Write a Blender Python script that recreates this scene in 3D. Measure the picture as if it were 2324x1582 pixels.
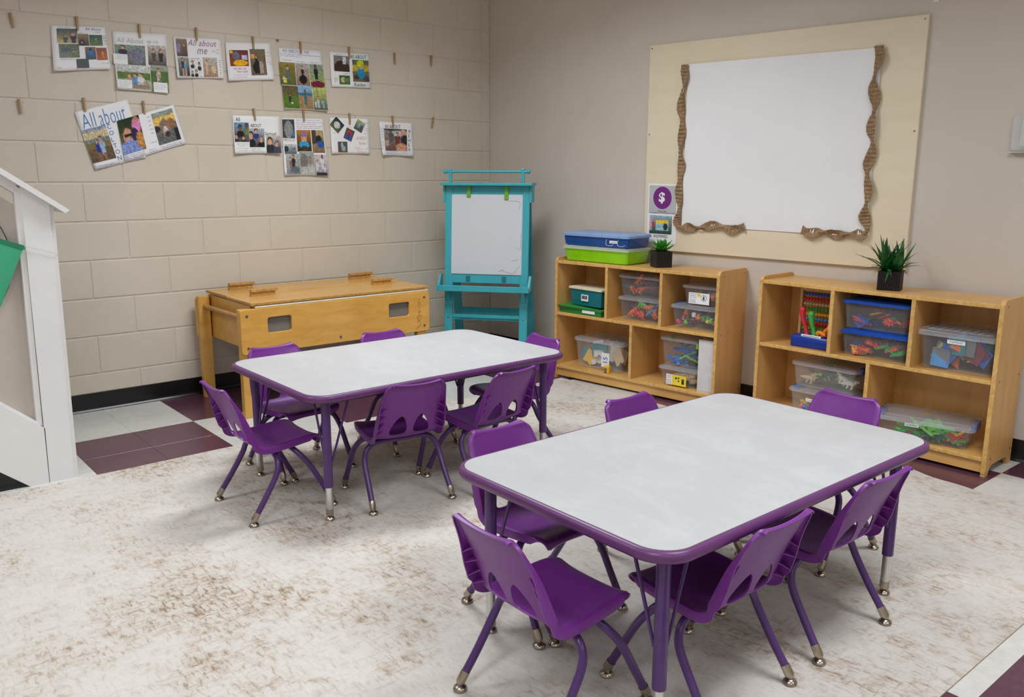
import bpy, bmesh, math, random
from math import sin, cos, pi, radians, sqrt, atan2
from mathutils import Vector, Matrix, Quaternion

for o in list(bpy.data.objects):
    bpy.data.objects.remove(o, do_unlink=True)
scene = bpy.context.scene
COL = scene.collection
R = random.Random(7)

# ------------------------------------------------------------------ camera
CAM = Vector((-3.88018, -4.85119, 1.27162))
YAW, PIT, ROL, FPX = .7005, -.2046, .00262, 1914.51
fwd = Vector((sin(YAW) * cos(PIT), cos(YAW) * cos(PIT), sin(PIT)))
rgt = Vector((cos(YAW), -sin(YAW), 0))
upv = rgt.cross(fwd)
r2 = rgt * cos(ROL) + upv * sin(ROL)
u2 = -rgt * sin(ROL) + upv * cos(ROL)
cd = bpy.data.cameras.new('camera')
cam = bpy.data.objects.new('camera', cd)
COL.objects.link(cam)
m = Matrix((r2, u2, -fwd)).transposed().to_4x4()
m.translation = CAM
cam.matrix_world = m
cd.sensor_fit = 'HORIZONTAL'
cd.sensor_width = 36
cd.lens = 36 * FPX / 2324
cd.clip_start = .05
scene.camera = cam

# ------------------------------------------------------------------ world, exposure
w = bpy.data.worlds.new('world')
scene.world = w
w.use_nodes = True
w.node_tree.nodes['Background'].inputs[0].default_value = (.9, .95, 1, 1)
w.node_tree.nodes['Background'].inputs[1].default_value = .15
scene.view_settings.view_transform = 'Standard'
scene.view_settings.look = 'None'
scene.view_settings.gamma = 1
scene.view_settings.use_curve_mapping = False
scene.view_settings.exposure = 0.55

CEIL = 2.72
# ceiling troffers: x, y, watts
LAMPS = [(-1.8, -1.7, 26), (-1.8, -4.4, 20), (-4.6, -1.7, 12), (-4.6, -4.4, 20), (-1.8, -7.0, 16), (-4.6, -7.0, 16)]
LAMP_COL = (.915, .957, 1.0)
LAMP_SPREAD = radians(150)

# ------------------------------------------------------------------ helpers
def lin(c):
    return c / 12.92 if c <= .04045 else ((c + .055) / 1.055) ** 2.4
def rgb(r, g, b):
    return (lin(r / 255), lin(g / 255), lin(b / 255), 1)

class NT:
    def __init__(s, name):
        s.m = bpy.data.materials.new(name)
        s.m.use_nodes = True
        s.t = s.m.node_tree
        s.b = s.t.nodes['Principled BSDF']
    def n(s, typ, **kw):
        x = s.t.nodes.new(typ)
        for k, v in kw.items():
            if k.startswith('i_'):
                x.inputs[k[2:].replace('_', ' ')].default_value = v
            else:
                setattr(x, k, v)
        return x
    def l(s, a, b):
        s.t.links.new(a, b)
    def noise(s, scale, detail=4, rough=.55, vec=None, dist=0):
        x = s.n('ShaderNodeTexNoise')
        x.inputs['Scale'].default_value = scale
        x.inputs['Detail'].default_value = detail
        x.inputs['Roughness'].default_value = rough
        x.inputs['Distortion'].default_value = dist
        if vec is not None:
            s.l(vec, x.inputs['Vector'])
        return x.outputs['Fac']
    def coord(s, kind='Object', scale=(1, 1, 1)):
        c = s.n('ShaderNodeTexCoord')
        mp = s.n('ShaderNodeMapping')
        mp.inputs['Scale'].default_value = scale
        s.l(c.outputs[kind], mp.inputs['Vector'])
        return mp.outputs['Vector']
    def pos(s, scale=(1, 1, 1), rotz=0):
        c = s.n('ShaderNodeNewGeometry')
        mp = s.n('ShaderNodeMapping')
        mp.inputs['Scale'].default_value = scale
        mp.inputs['Rotation'].default_value = (0, 0, rotz)
        s.l(c.outputs['Position'], mp.inputs['Vector'])
        return mp.outputs['Vector']
    def ramp(s, fac, stops):
        x = s.n('ShaderNodeValToRGB')
        e = x.color_ramp.elements
        while len(e) < len(stops):
            e.new(.5)
        for i, (p, c) in enumerate(stops):
            e[i].position = p
            e[i].color = c
        s.l(fac, x.inputs['Fac'])
        return x.outputs['Color']
    def mix(s, fac, a, b, mode='MIX'):
        x = s.n('ShaderNodeMix', data_type='RGBA', blend_type=mode)
        for i, v in ((0, fac), (6, a), (7, b)):
            if isinstance(v, (int, float, tuple)):
                x.inputs[i].default_value = v
            else:
                s.l(v, x.inputs[i])
        return x.outputs[2]
    def bump(s, h, strength=.2, dist=.002):
        x = s.n('ShaderNodeBump')
        x.inputs['Strength'].default_value = strength
        x.inputs['Distance'].default_value = dist
        s.l(h, x.inputs['Height'])
        s.l(x.outputs['Normal'], s.b.inputs['Normal'])
    def col(s, c):
        if isinstance(c, tuple):
            s.b.inputs['Base Color'].default_value = c
        else:
            s.l(c, s.b.inputs['Base Color'])
    def set(s, **kw):
        for k, v in kw.items():
            s.b.inputs[k.replace('_', ' ')].default_value = v
        return s

_pl = {}
def plain(name, c, rough=.5, metal=0, spec=.5, var=.06, scale=30):
    """painted / plastic material: colour with a slight procedural variation"""
    if name in _pl:
        return _pl[name]
    t = NT(name)
    f = t.noise(scale, 3, .6, t.coord())
    d = tuple(x * (1 - var) for x in c[:3]) + (1,)
    e = tuple(min(1, x * (1 + var)) for x in c[:3]) + (1,)
    t.col(t.ramp(f, [(.3, d), (.7, e)]))
    t.set(Roughness=rough, Metallic=metal)
    t.b.inputs['Specular IOR Level'].default_value = spec
    _pl[name] = t.m
    return t.m

def clear_plastic(name, tint, body=.16, rough=.12):
    if name in _pl:
        return _pl[name]
    t = NT(name)
    t.col(tint)
    t.set(Roughness=rough)
    tr = t.n('ShaderNodeBsdfTransparent')
    tr.inputs[0].default_value = tuple(.85 + .15 * x for x in tint[:3]) + (1,)
    mx = t.n('ShaderNodeMixShader')
    f = t.noise(9, 2, .5, t.coord())
    mr = t.n('ShaderNodeMapRange')
    mr.inputs['To Min'].default_value = body * .75
    mr.inputs['To Max'].default_value = body * 1.25
    t.l(f, mr.inputs['Value'])
    t.l(mr.outputs[0], mx.inputs[0])
    t.l(tr.outputs[0], mx.inputs[1])
    t.l(t.b.outputs[0], mx.inputs[2])
    out = t.t.nodes['Material Output']
    t.l(mx.outputs[0], out.inputs['Surface'])
    _pl[name] = t.m
    return t.m

def wood(name, dark, light, scale=(1, 14, 14), rough=.38, ring=2.2, bump=.03):
    t = NT(name)
    v = t.coord('Object', scale)
    a = t.noise(ring, 6, .62, v, .6)
    b = t.noise(1.7, 3, .5, t.coord('Object', (1, 1, 1)))
    c = t.ramp(a, [(.25, dark), (.52, tuple((x + y) / 2 for x, y in zip(dark, light))), (.8, light)])
    k = t.ramp(b, [(.3, (.86, .84, .82, 1)), (.75, (1.06, 1.05, 1.03, 1))])
    t.col(t.mix(1.0, c, k, 'MULTIPLY'))
    t.set(Roughness=rough)
    t.bump(a, bump, .001)
    return t.m

class MB:
    """mesh builder"""
    def __init__(s):
        s.v = []
        s.f = []
        s.mi = []
        s.cur = 0
    def face(s, idx):
        s.f.append(tuple(idx))
        s.mi.append(s.cur)
    def box(s, x0, x1, y0, y1, z0, z1, bev=0):
        if bev <= 0:
            b = len(s.v)
            s.v += [(x0, y0, z0), (x1, y0, z0), (x1, y1, z0), (x0, y1, z0), (x0, y0, z1), (x1, y0, z1), (x1, y1, z1), (x0, y1, z1)]
            for q in ((0, 3, 2, 1), (4, 5, 6, 7), (0, 1, 5, 4), (1, 2, 6, 5), (2, 3, 7, 6), (3, 0, 4, 7)):
                s.face([b + i for i in q])
            return s
        bm = bmesh.new()
        bmesh.ops.create_cube(bm, size=1)
        for v in bm.verts:
            v.co = Vector(((x0 + x1) / 2 + v.co.x * (x1 - x0), (y0 + y1) / 2 + v.co.y * (y1 - y0), (z0 + z1) / 2 + v.co.z * (z1 - z0)))
        bmesh.ops.bevel(bm, geom=list(bm.edges), offset=bev, segments=2, profile=.6, affect='EDGES')
        s.bm(bm)
        return s
    def bm(s, bm):
        b = len(s.v)
        bm.verts.ensure_lookup_table()
        for i, v in enumerate(bm.verts):
            v.index = i
            s.v.append(tuple(v.co))
        for f in bm.faces:
            s.face([b + v.index for v in f.verts])
        bm.free()
    def tube(s, path, rad, n=10, caps=True):
        """rad: number or list"""
        P = [Vector(p) for p in path]
        k = len(P)
        rr = rad if isinstance(rad, (list, tuple)) else [rad] * k
        T = []
        for i in range(k):
            a = P[max(0, i - 1)]
            c = P[min(k - 1, i + 1)]
            T.append((c - a).normalized())
        ref = Vector((0, 0, 1)) if abs(T[0].z) < .9 else Vector((1, 0, 0))
        N = T[0].cross(ref).normalized()
        b = len(s.v)
        for i in range(k):
            if i:
                q = T[i - 1].rotation_difference(T[i])
                N = (q @ N).normalized()
            B = T[i].cross(N).normalized()
            for j in range(n):
                a = 2 * pi * j / n
                s.v.append(tuple(P[i] + (N * cos(a) + B * sin(a)) * rr[i]))
        for i in range(k - 1):
            for j in range(n):
                s.face((b + i * n + j, b + i * n + (j + 1) % n, b + (i + 1) * n + (j + 1) % n, b + (i + 1) * n + j))
        if caps:
            s.face([b + j for j in range(n)][::-1])
            s.face([b + (k - 1) * n + j for j in range(n)])
        return s
    def lathe(s, prof, n=16, c=(0, 0, 0), M=None):
        """prof [(r,z)] around z"""
        b = len(s.v)
        for (r, z) in prof:
            for j in range(n):
                a = 2 * pi * j / n
                p = Vector((r * cos(a), r * sin(a), z))
                if M is not None:
                    p = M @ p
                s.v.append(tuple(p + Vector(c)))
        for i in range(len(prof) - 1):
            for j in range(n):
                s.face((b + i * n + j, b + i * n + (j + 1) % n, b + (i + 1) * n + (j + 1) % n, b + (i + 1) * n + j))
        s.face([b + j for j in range(n)][::-1])
        s.face([b + (len(prof) - 1) * n + j for j in range(n)])
        return s
    def prism(s, poly, z0, z1, M=None):
        """poly 2D (x,y) ccw extruded in z"""
        b = len(s.v)
        n = len(poly)
        for z in (z0, z1):
            for (x, y) in poly:
                p = Vector((x, y, z))
                if M is not None:
                    p = M @ p
                s.v.append(tuple(p))
        s.face([b + i for i in range(n)][::-1])
        s.face([b + n + i for i in range(n)])
        for i in range(n):
            j = (i + 1) % n
            s.face((b + i, b + j, b + n + j, b + n + i))
        return s
    def loft(s, loops, cap0=True, cap1=True):
        b = len(s.v)
        n = len(loops[0])
        for L in loops:
            s.v += [tuple(p) for p in L]
        for i in range(len(loops) - 1):
            for j in range(n):
                s.face((b + i * n + j, b + i * n + (j + 1) % n, b + (i + 1) * n + (j + 1) % n, b + (i + 1) * n + j))
        if cap0:
            s.face([b + j for j in range(n)][::-1])
        if cap1:
            s.face([b + (len(loops) - 1) * n + j for j in range(n)])
        return s
    def grid(s, fn, nu, nv):
        b = len(s.v)
        for j in range(nv + 1):
            for i in range(nu + 1):
                s.v.append(tuple(fn(i / nu, j / nv)))
        for j in range(nv):
            for i in range(nu):
                k = b + j * (nu + 1) + i
                s.face((k, k + 1, k + nu + 2, k + nu + 1))
        return s
    def mesh(s, name, mats, smooth=None):
        me = bpy.data.meshes.new(name)
        me.from_pydata(s.v, [], s.f)
        for mt in (mats if isinstance(mats, (list, tuple)) else [mats]):
            me.materials.append(mt)
        if any(s.mi):
            me.polygons.foreach_set('material_index', s.mi)
        me.update()
        if smooth:
            me.polygons.foreach_set('use_smooth', [True] * len(me.polygons))
            me.set_sharp_from_angle(angle=radians(smooth))
        return me
    def build(s, name, mats, parent=None, smooth=None, loc=None, rot=None):
        o = bpy.data.objects.new(name, s.mesh(name, mats, smooth))
        COL.objects.link(o)
        if parent is not None:
            o.parent = parent
        if loc is not None:
            o.location = loc
        if rot is not None:
            o.rotation_euler = rot
        return o

def tag(o, label=None, cat=None, group=None, kind=None):
    if label: o['label'] = label
    if cat: o['category'] = cat
    if group: o['group'] = group
    if kind: o['kind'] = kind
    return o
def empty(name, loc, rz=0):
    o = bpy.data.objects.new(name, None)
    COL.objects.link(o)
    o.empty_display_size = .1
    o.location = loc
    o.rotation_euler = (0, 0, rz)
    return o
def copy_tree(o, parent=None):
    c = o.copy()
    COL.objects.link(c)
    c.parent = parent
    for ch in list(o.children):
        copy_tree(ch, c)
    return c
def inst(me, name, parent=None, loc=(0, 0, 0), rot=None, scale=None):
    o = bpy.data.objects.new(name, me)
    COL.objects.link(o)
    o.parent = parent
    o.location = loc
    if rot is not None:
        if isinstance(rot, Quaternion):
            o.rotation_mode = 'QUATERNION'
            o.rotation_quaternion = rot
        else:
            o.rotation_euler = rot
    if scale is not None:
        o.scale = scale
    return o
def rrect(x0, x1, y0, y1, r, k=5):
    pts = []
    for cx, cy, a0 in ((x1 - r, y0 + r, -90), (x1 - r, y1 - r, 0), (x0 + r, y1 - r, 90), (x0 + r, y0 + r, 180)):
        for i in range(k + 1):
            a = radians(a0 + 90 * i / k)
            pts.append((cx + r * cos(a), cy + r * sin(a)))
    return pts
def catmull(P, n=6):
    P = [Vector(p) for p in P]
    out = []
    for i in range(len(P) - 1):
        p0 = P[max(0, i - 1)]; p1 = P[i]; p2 = P[i + 1]; p3 = P[min(len(P) - 1, i + 2)]
        for k in range(n):
            t = k / n
            out.append(.5 * ((2 * p1) + (p2 - p0) * t + (2 * p0 - 5 * p1 + 4 * p2 - p3) * t * t + (3 * p1 - p0 - 3 * p2 + p3) * t ** 3))
    out.append(P[-1])
    return out
def eval_mesh(o, name):
    dg = bpy.context.evaluated_depsgraph_get()
    dg.update()
    return bpy.data.meshes.new_from_object(o.evaluated_get(dg))
_tx = {}
def text_mesh(s, shear=0, space=1.0, bold=0):
    """2D text: verts, faces, width; cap height about .7"""
    key = (s, shear, space, bold)
    if key in _tx:
        return _tx[key]
    c = bpy.data.curves.new('text', 'FONT')
    c.body = s
    c.resolution_u = 2
    c.shear = shear
    c.space_character = space
    c.offset = bold
    o = bpy.data.objects.new('text', c)
    COL.objects.link(o)
    me = eval_mesh(o, 'text')
    V = [(v.co.x, v.co.y) for v in me.vertices]
    F = [tuple(p.vertices) for p in me.polygons]
    bpy.data.objects.remove(o, do_unlink=True)
    bpy.data.meshes.remove(me)
    x0 = min(v[0] for v in V); x1 = max(v[0] for v in V)
    y0 = min(v[1] for v in V); y1 = max(v[1] for v in V)
    V = [((x - x0), (y - y0)) for x, y in V]
    _tx[key] = (V, F, x1 - x0, y1 - y0)
    return _tx[key]

# ------------------------------------------------------------------ materials
t = NT('painted_block')
f1 = t.noise(2.2, 4, .5, t.pos())
f2 = t.noise(120, 3, .6, t.pos())
f3 = t.noise(42, 2, .5, t.pos())
t.col(t.ramp(f1, [(.3, rgb(206, 196, 180)), (.7, rgb(214, 204, 189))]))
mm = t.n('ShaderNodeMath', operation='ADD')
pit = t.n('ShaderNodeMapRange')
pit.inputs['From Min'].default_value = .30
pit.inputs['From Max'].default_value = .36
t.l(f3, pit.inputs['Value'])
t.l(f2, mm.inputs[0]); t.l(pit.outputs[0], mm.inputs[1])
t.bump(mm.outputs[0], .22, .0016)
t.set(Roughness=.55)
M_block = t.m
t = NT('painted_wall')
f1 = t.noise(1.6, 3, .5, t.pos())
f2 = t.noise(190, 3, .6, t.pos())
t.col(t.ramp(f1, [(.3, rgb(202, 192, 181)), (.7, rgb(209, 199, 188))]))
t.bump(f2, .12, .0008)
t.set(Roughness=.5)
M_wall = t.m
M_ceil = plain('ceiling_tile', rgb(232, 230, 224), .9, var=.03, scale=60)
M_black = plain('black_vinyl', rgb(20, 20, 21), .28, var=.15, scale=12)
def tile_mat(name, a, b, spk):
    t = NT(name)
    oi = t.n('ShaderNodeObjectInfo')
    f = t.noise(30, 6, .75, t.pos())
    f2 = t.noise(3, 2, .5, t.pos())
    c = t.ramp(f, [(.35, a), (.62, b)])
    k = t.ramp(f2, [(.3, (.94, .94, .94, 1)), (.7, (1.03, 1.03, 1.03, 1))])
    c = t.mix(1.0, c, k, 'MULTIPLY')
    v = t.ramp(oi.outputs['Random'], [(0, (.95, .95, .95, 1)), (1, (1.03, 1.03, 1.03, 1))])
    t.col(t.mix(1.0, c, v, 'MULTIPLY'))
    t.set(Roughness=.22)
    t.bump(f, .02, .0005)
    return t.m
M_tile_p = tile_mat('plum_tile', rgb(84, 50, 66), rgb(96, 60, 78), 0)
M_tile_w = tile_mat('white_tile', rgb(206, 205, 200), rgb(218, 217, 212), 0)
M_white = plain('white_paint', rgb(232, 231, 230), .35, var=.025, scale=5)
M_panel = plain('stair_panel_paint', rgb(188, 178, 168), .5, var=.04, scale=3)
# rug
t = NT('distressed_rug')
def sstep(x, a, b_, lo=0., hi=1.):
    q = t.n('ShaderNodeMapRange', interpolation_type='SMOOTHSTEP')
    for k, v in (('From Min', a), ('From Max', b_), ('To Min', lo), ('To Max', hi)):
        q.inputs[k].default_value = v
    t.l(x, q.inputs['Value'])
    return q.outputs[0]
def mth(op, x, y):
    q = t.n('ShaderNodeMath', operation=op)
    for i, v in ((0, x), (1, y)):
        if isinstance(v, (int, float)):
            q.inputs[i].default_value = v
        else:
            t.l(v, q.inputs[i])
    return q.outputs[0]
st1 = sstep(t.noise(1.0, 5, .62, t.pos((80, 24, 1)), .4), .47, .70)
st2 = sstep(t.noise(1.0, 5, .62, t.pos((22, 74, 1)), .4), .50, .72, 0, .8)
st3 = sstep(t.noise(1.0, 4, .6, t.pos((24, 20, 1)), .6), .45, .75, 0, .7)
pat = sstep(t.noise(1.0, 5, .6, t.pos((3.4, 2.6, 1)), .3), .36, .66)
big = sstep(t.noise(1.0, 2, .5, t.pos((.8, .7, 1))), .3, .7, .55, 1.15)
fine = t.noise(1.0, 3, .7, t.pos((260, 200, 1)))
dd = mth('MAXIMUM', st1, st2)
dd = mth('ADD', dd, st3)
dd = mth('MULTIPLY', dd, mth('MULTIPLY_ADD', pat, .62) if False else mth('ADD', mth('MULTIPLY', pat, .6), .22))
dd = mth('ADD', dd, mth('MULTIPLY', pat, .16))
dd = mth('MULTIPLY', dd, big)
sm3n = mth('ADD', dd, mth('MULTIPLY', mth('SUBTRACT', fine, .5), .22))
class _o: pass
sm3 = _o(); sm3.outputs = [sm3n]
c = t.ramp(sm3n, [(.0, rgb(208, 204, 198)), (.25, rgb(197, 189, 179)), (.55, rgb(178, 163, 147)), (.85, rgb(156, 138, 121)), (1.0, rgb(138, 119, 102))])
t.col(c)
t.set(Roughness=.85)
t.b.inputs['Specular IOR Level'].default_value = .2
t.bump(sm3.outputs[0], .25, .002)
M_rug = t.m
M_rugedge = plain('rug_edge', rgb(178, 160, 140), .9)
# tables
t = NT('grey_laminate')
fa = t.noise(1.0, 6, .7, t.pos((7, 4, 1)), .6)
fb = t.noise(1.0, 4, .6, t.pos((40, 18, 1)), .8)
sm = t.n('ShaderNodeMath', operation='MULTIPLY_ADD'); t.l(fb, sm.inputs[0]); sm.inputs[1].default_value = .35; t.l(fa, sm.inputs[2])
t.col(t.ramp(sm.outputs[0], [(.42, rgb(177, 177, 178)), (.66, rgb(181, 181, 182)), (.88, rgb(189, 189, 190)), (.98, rgb(200, 200, 201))]))
t.set(Roughness=.42)
t.b.inputs['Specular IOR Level'].default_value = .35
M_lam = t.m
M_rim = plain('purple_edge_band', rgb(98, 52, 104), .36, var=.08, scale=8)
M_leg = plain('purple_powder_coat', rgb(78, 46, 104), .3, var=.06)
M_chair = plain('purple_plastic', rgb(112, 42, 132), .38, var=.04, scale=60)
M_chrome = plain('chrome', rgb(214, 214, 212), .18, 1, var=.05)
M_nickel = plain('brushed_nickel', rgb(176, 166, 150), .25, 1, var=.12)
M_under = plain('table_underside', rgb(70, 62, 60), .7)
M_maple = wood('maple_laminate', rgb(210, 158, 88), rgb(230, 184, 114), (1, 1, 1), .34, 3.0)
M_maple_v = wood('maple_panel', rgb(212, 160, 94), rgb(232, 186, 120), (12, 12, 1), .36, 2.0)
M_maple_edge = wood('worn_maple_edge', rgb(196, 144, 66), rgb(240, 202, 132), (16, 16, 16), .45, 2.6)
M_birch = wood('birch_ply', rgb(214, 156, 66), rgb(236, 188, 104), (2, 9, 9), .33, 2.2)
M_birch_top = wood('birch_lid', rgb(200, 148, 74), rgb(222, 176, 104), (2, 9, 9), .3, 2.2)
M_ply_edge = wood('worn_ply_edge', rgb(156, 114, 54), rgb(222, 176, 102), (30, 30, 30), .5, 2.2)
M_dowel = wood('dowel_wood', rgb(164, 116, 58), rgb(196, 148, 84), (1, 8, 8), .4)
M_cream = plain('cream_plastic', rgb(226, 218, 188), .4)
M_teal = plain('turquoise_paint', rgb(62, 168, 180), .32, var=.05, scale=14)
M_wb = plain('whiteboard', rgb(206, 210, 216), .22, var=.015, scale=2)
M_lime = plain('green_clip', rgb(108, 164, 44), .4)
M_board = NT('bulletin_board_paint')
f1 = M_board.noise(1.0, 5, .6, M_board.pos((1, 2, 14)))
M_board.col(M_board.ramp(f1, [(.3, rgb(226, 212, 184)), (.7, rgb(233, 220, 194))]))
M_board.set(Roughness=.5)
M_board = M_board.m
M_paper = plain('white_paper', rgb(238, 238, 240), .75, var=.015, scale=4)
M_kraft = NT('kraft_ruffle')
f1 = M_kraft.noise(60, 4, .6, M_kraft.coord())
M_kraft.col(M_kraft.ramp(f1, [(.3, rgb(134, 106, 76)), (.7, rgb(168, 140, 106))]))
M_kraft.set(Roughness=.85)
M_kraft = M_kraft.m
M_screw = plain('screw_steel', rgb(150, 148, 146), .3, 1)
M_pin = wood('clothespin_wood', rgb(158, 128, 92), rgb(196, 166, 124), (30, 30, 4), .6)
M_dark = plain('dark_print', rgb(46, 44, 48), .6)
M_pot = plain('black_ceramic', rgb(30, 26, 26), .35, var=.3, scale=50)
M_leaf = NT('leaf_green')
f1 = M_leaf.noise(14, 3, .5, M_leaf.coord())
M_leaf.col(M_leaf.ramp(f1, [(.3, rgb(14, 74, 30)), (.7, rgb(46, 116, 52))]))
M_leaf.set(Roughness=.4)
M_leaf = M_leaf.m
M_succ = NT('succulent_green')
f1 = M_succ.noise(18, 3, .5, M_succ.coord())
M_succ.col(M_succ.ramp(f1, [(.3, rgb(22, 100, 28)), (.7, rgb(62, 158, 48))]))
M_succ.set(Roughness=.35)
M_succ = M_succ.m
# photo prints: colours stored on the print itself
t = NT('photo_print')
a = t.n('ShaderNodeAttribute', attribute_name='print')
t.col(a.outputs['Color'])
t.set(Roughness=.25)
M_photo = t.m
def ink(name, c):
    return plain('ink_' + name, c, .7, var=.1, scale=200)
INK = dict(blue=ink('blue', rgb(70, 130, 190)), navy=ink('navy', rgb(96, 110, 180)), teal=ink('teal', rgb(26, 128, 122)), black=ink('black', rgb(62, 60, 66)),
           pink=ink('pink', rgb(212, 138, 176)), mauve=ink('mauve', rgb(168, 118, 150)), orange=ink('orange', rgb(222, 158, 120)), green=ink('green', rgb(132, 176, 150)),
           purple=ink('purple', rgb(150, 90, 150)), grey=ink('grey', rgb(178, 192, 186)), lilac=ink('lilac', rgb(150, 150, 205)), magenta=ink('magenta', rgb(116, 34, 122)), white=ink('white', rgb(240, 240, 242)), maroon=ink('maroon', rgb(130, 60, 80)))

# ------------------------------------------------------------------ structure
WS = .0632                                   # the right wall runs a little out of square
WANG = math.atan(WS)
XL, YN = -6.0, -8.2
T2 = .60439 / 2
TX, TY = -2.42111, -.53823
# floor
mb = MB().box(XL - .1, 1.0, YN - .1, .1, -.06, -.004)
floor = tag(mb.build('floor', plain('floor_adhesive', rgb(70, 62, 60), .9)), kind='structure')
bm = bmesh.new()
bmesh.ops.create_cube(bm, size=1)
for v in bm.verts:
    v.co = Vector((v.co.x * (T2 - .0007), v.co.y * (T2 - .0007), (v.co.z - .5) * .0045))
bmesh.ops.bevel(bm, geom=[e for e in bm.edges if e.verts[0].co.z > -.001 and e.verts[1].co.z > -.001], offset=.0005, segments=1, affect='EDGES')
mb = MB(); mb.bm(bm)
tile_p = mb.mesh('tile', M_tile_p)
tile_w = mb.mesh('tile', M_tile_w)
for i in range(-4, 9):
    for j in range(-2, 14):
        x = TX + (i + .5) * T2
        y = TY - (j + .5) * T2
        if y > .02 + T2 / 2 or x - T2 / 2 > -WS * y + .02:
            continue
        o = inst(tile_w if ((i // 2) + (j // 2)) % 2 == 0 else tile_p, 'tile', floor, (x, y, 0))
# far tiles that the camera never sees closely: one plain checker field
t = NT('checker_floor')
ck = t.n('ShaderNodeTexChecker'); ck.inputs['Scale'].default_value = 1 / (2 * T2)
ck.inputs['Color1'].default_value = rgb(90, 55, 72); ck.inputs['Color2'].default_value = rgb(212, 211, 206)
t.l(t.pos(), ck.inputs['Vector']); t.col(ck.outputs[0]); t.set(Roughness=.25)
MB().box(XL, TX - 4 * T2, YN, 0, -.004, -.001).box(TX - 4 * T2, .6, YN, TY - 14 * T2, -.004, -.001).build('tile_field', t.m, floor)['kind'] = 'stuff'

# block wall
C0 = .07169
Bx, Bz = .4064, .2032
wb = tag(MB().box(XL - .1, 0.12, .0035, .14, -.05, CEIL + .05).build('wall_back', M_block), kind='structure')
def block_mesh(wd, ht):
    g, d, ch = .0042, .0035, .0032
    m = MB()
    L = []
    for (ins, y) in ((0, .004), (0, d - .0025), (ch * .6, .0004), (ch * 1.6, 0)):
        L.append([(g + ins, y, g + ins), (wd - g - ins, y, g + ins), (wd - g - ins, y, ht - g - ins), (g + ins, y, ht - g - ins)])
    m.loft(L, cap0=False)
    return m.mesh('block', M_block)
blk = block_mesh(Bx, Bz)
half = block_mesh(Bx / 2, Bz)
strip = block_mesh(C0, Bz)
for k in range(13):
    z = k * Bz
    inst(strip, 'block', wb, (-C0, 0, z))
    s0 = 0
    if k % 2 == 1:
        inst(half, 'block', wb, (-C0 - Bx / 2, 0, z))
        s0 = Bx / 2
    for n in range(10):
        inst(blk, 'block', wb, (-C0 - s0 - (n + 1) * Bx, 0, z))
# other walls, ceiling
wr = tag(MB().box(-.2, 8.6, 0, .12, -.05, CEIL + .05).build('wall_right', M_wall), kind='structure')
wr.rotation_euler = (0, 0, -pi / 2 + WANG)
tag(MB().box(XL - .12, XL, YN, .1, -.05, CEIL + .05).build('wall_left', M_wall), kind='structure')
tag(MB().box(XL, .7, YN - .12, YN, -.05, CEIL + .05).build('wall_rear', M_wall), kind='structure')
tag(MB().box(XL - .2, .8, YN - .2, .2, CEIL, CEIL + .1).build('ceiling', M_ceil), kind='structure')
# baseboards
prof = [(0, 0), (-.014, 0), (-.0125, .004), (-.006, .012), (-.004, .02), (-.004, .099), (-.003, .1016), (0, .1016)]
def baseboard(name, L):
    m = MB()
    m.loft([[(0, y, z) for y, z in prof], [(L, y, z) for y, z in prof]])
    return tag(m.build(name, M_black), kind='structure')
b = baseboard('baseboard_back', 5.9)
b.location = (-5.9, 0, 0)
b = baseboard('baseboard_right', 8.0)
b.rotation_euler = (0, 0, -pi / 2 + WANG)
b.location = (0, 0, 0)

# stair half wall
SY = -1.04
st = tag(empty('wall_stair', (-3.1, SY, 0)), kind='structure')
def sp(x, z):                                   # world x,z on the stair face -> local
    return (x + 3.1, z)
def plate(name, pts, y0, y1, mat, bev=0, parent=st):
    q = [sp(*p) for p in pts]
    M = Matrix(((1, 0, 0), (0, 0, -1), (0, 1, 0)))
    m = MB().prism(q, -y1, -y0, M.to_4x4())
    return m.build(name, mat, parent)
RS = (1.295 - 1.145) / (3.247 - 3.038)           # rail slope
def railz(x):
    return 1.128 + (-3.052 - x) * RS
XE = -4.6
plate('inset_panel', [(XE, .05), (-3.15, .05), (-3.15, 1.1), (XE, railz(XE) - .05)], .02, .09, M_panel)
plate('post', [(-3.205, 0), (-3.108, 0), (-3.094, railz(-3.094)), (-3.19, railz(-3.19))], -.012, .1, M_white)
plate('post_edge', [(-3.108, 0), (-3.092, 0), (-3.078, railz(-3.078)), (-3.094, railz(-3.094))], -.004, .1, M_white)
SS = (.362 - .237) / (3.346 - 3.199)
plate('stringer', [(-3.275, .0), (-3.203, .0), (-3.199, .237), (XE, .237 + (-3.199 - XE) * SS), (XE, .082 + (-3.375 - XE) * SS)], -.012, .05, M_white)
plate('baseboard', [(XE, 0), (-3.262, 0), (XE, .1 + (-3.4 - XE) * SS * .9)], 0, .05, M_black)
plate('bead', [(-3.224, .26), (-3.205, .244), (-3.19, 1.21), (-3.211, 1.225)], -.004, .03, M_white)
plate('bead', [(XE, railz(XE) - .05), (-3.2, railz(-3.2) - .05), (-3.2, railz(-3.2)), (XE, railz(XE))], -.002, .05, M_white)
plate('bead', [(XE, .235 + (-3.199 - XE) * SS), (-3.212, .245), (-3.212, .258), (XE, .25 + (-3.199 - XE) * SS)], -.006, .03, M_white)
plate('handrail', [(XE, railz(XE)), (-3.046, railz(-3.046) - .012), (-3.028, railz(-3.028) + .012), (XE, railz(XE) + .036)], -.045, .13, M_white)

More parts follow.
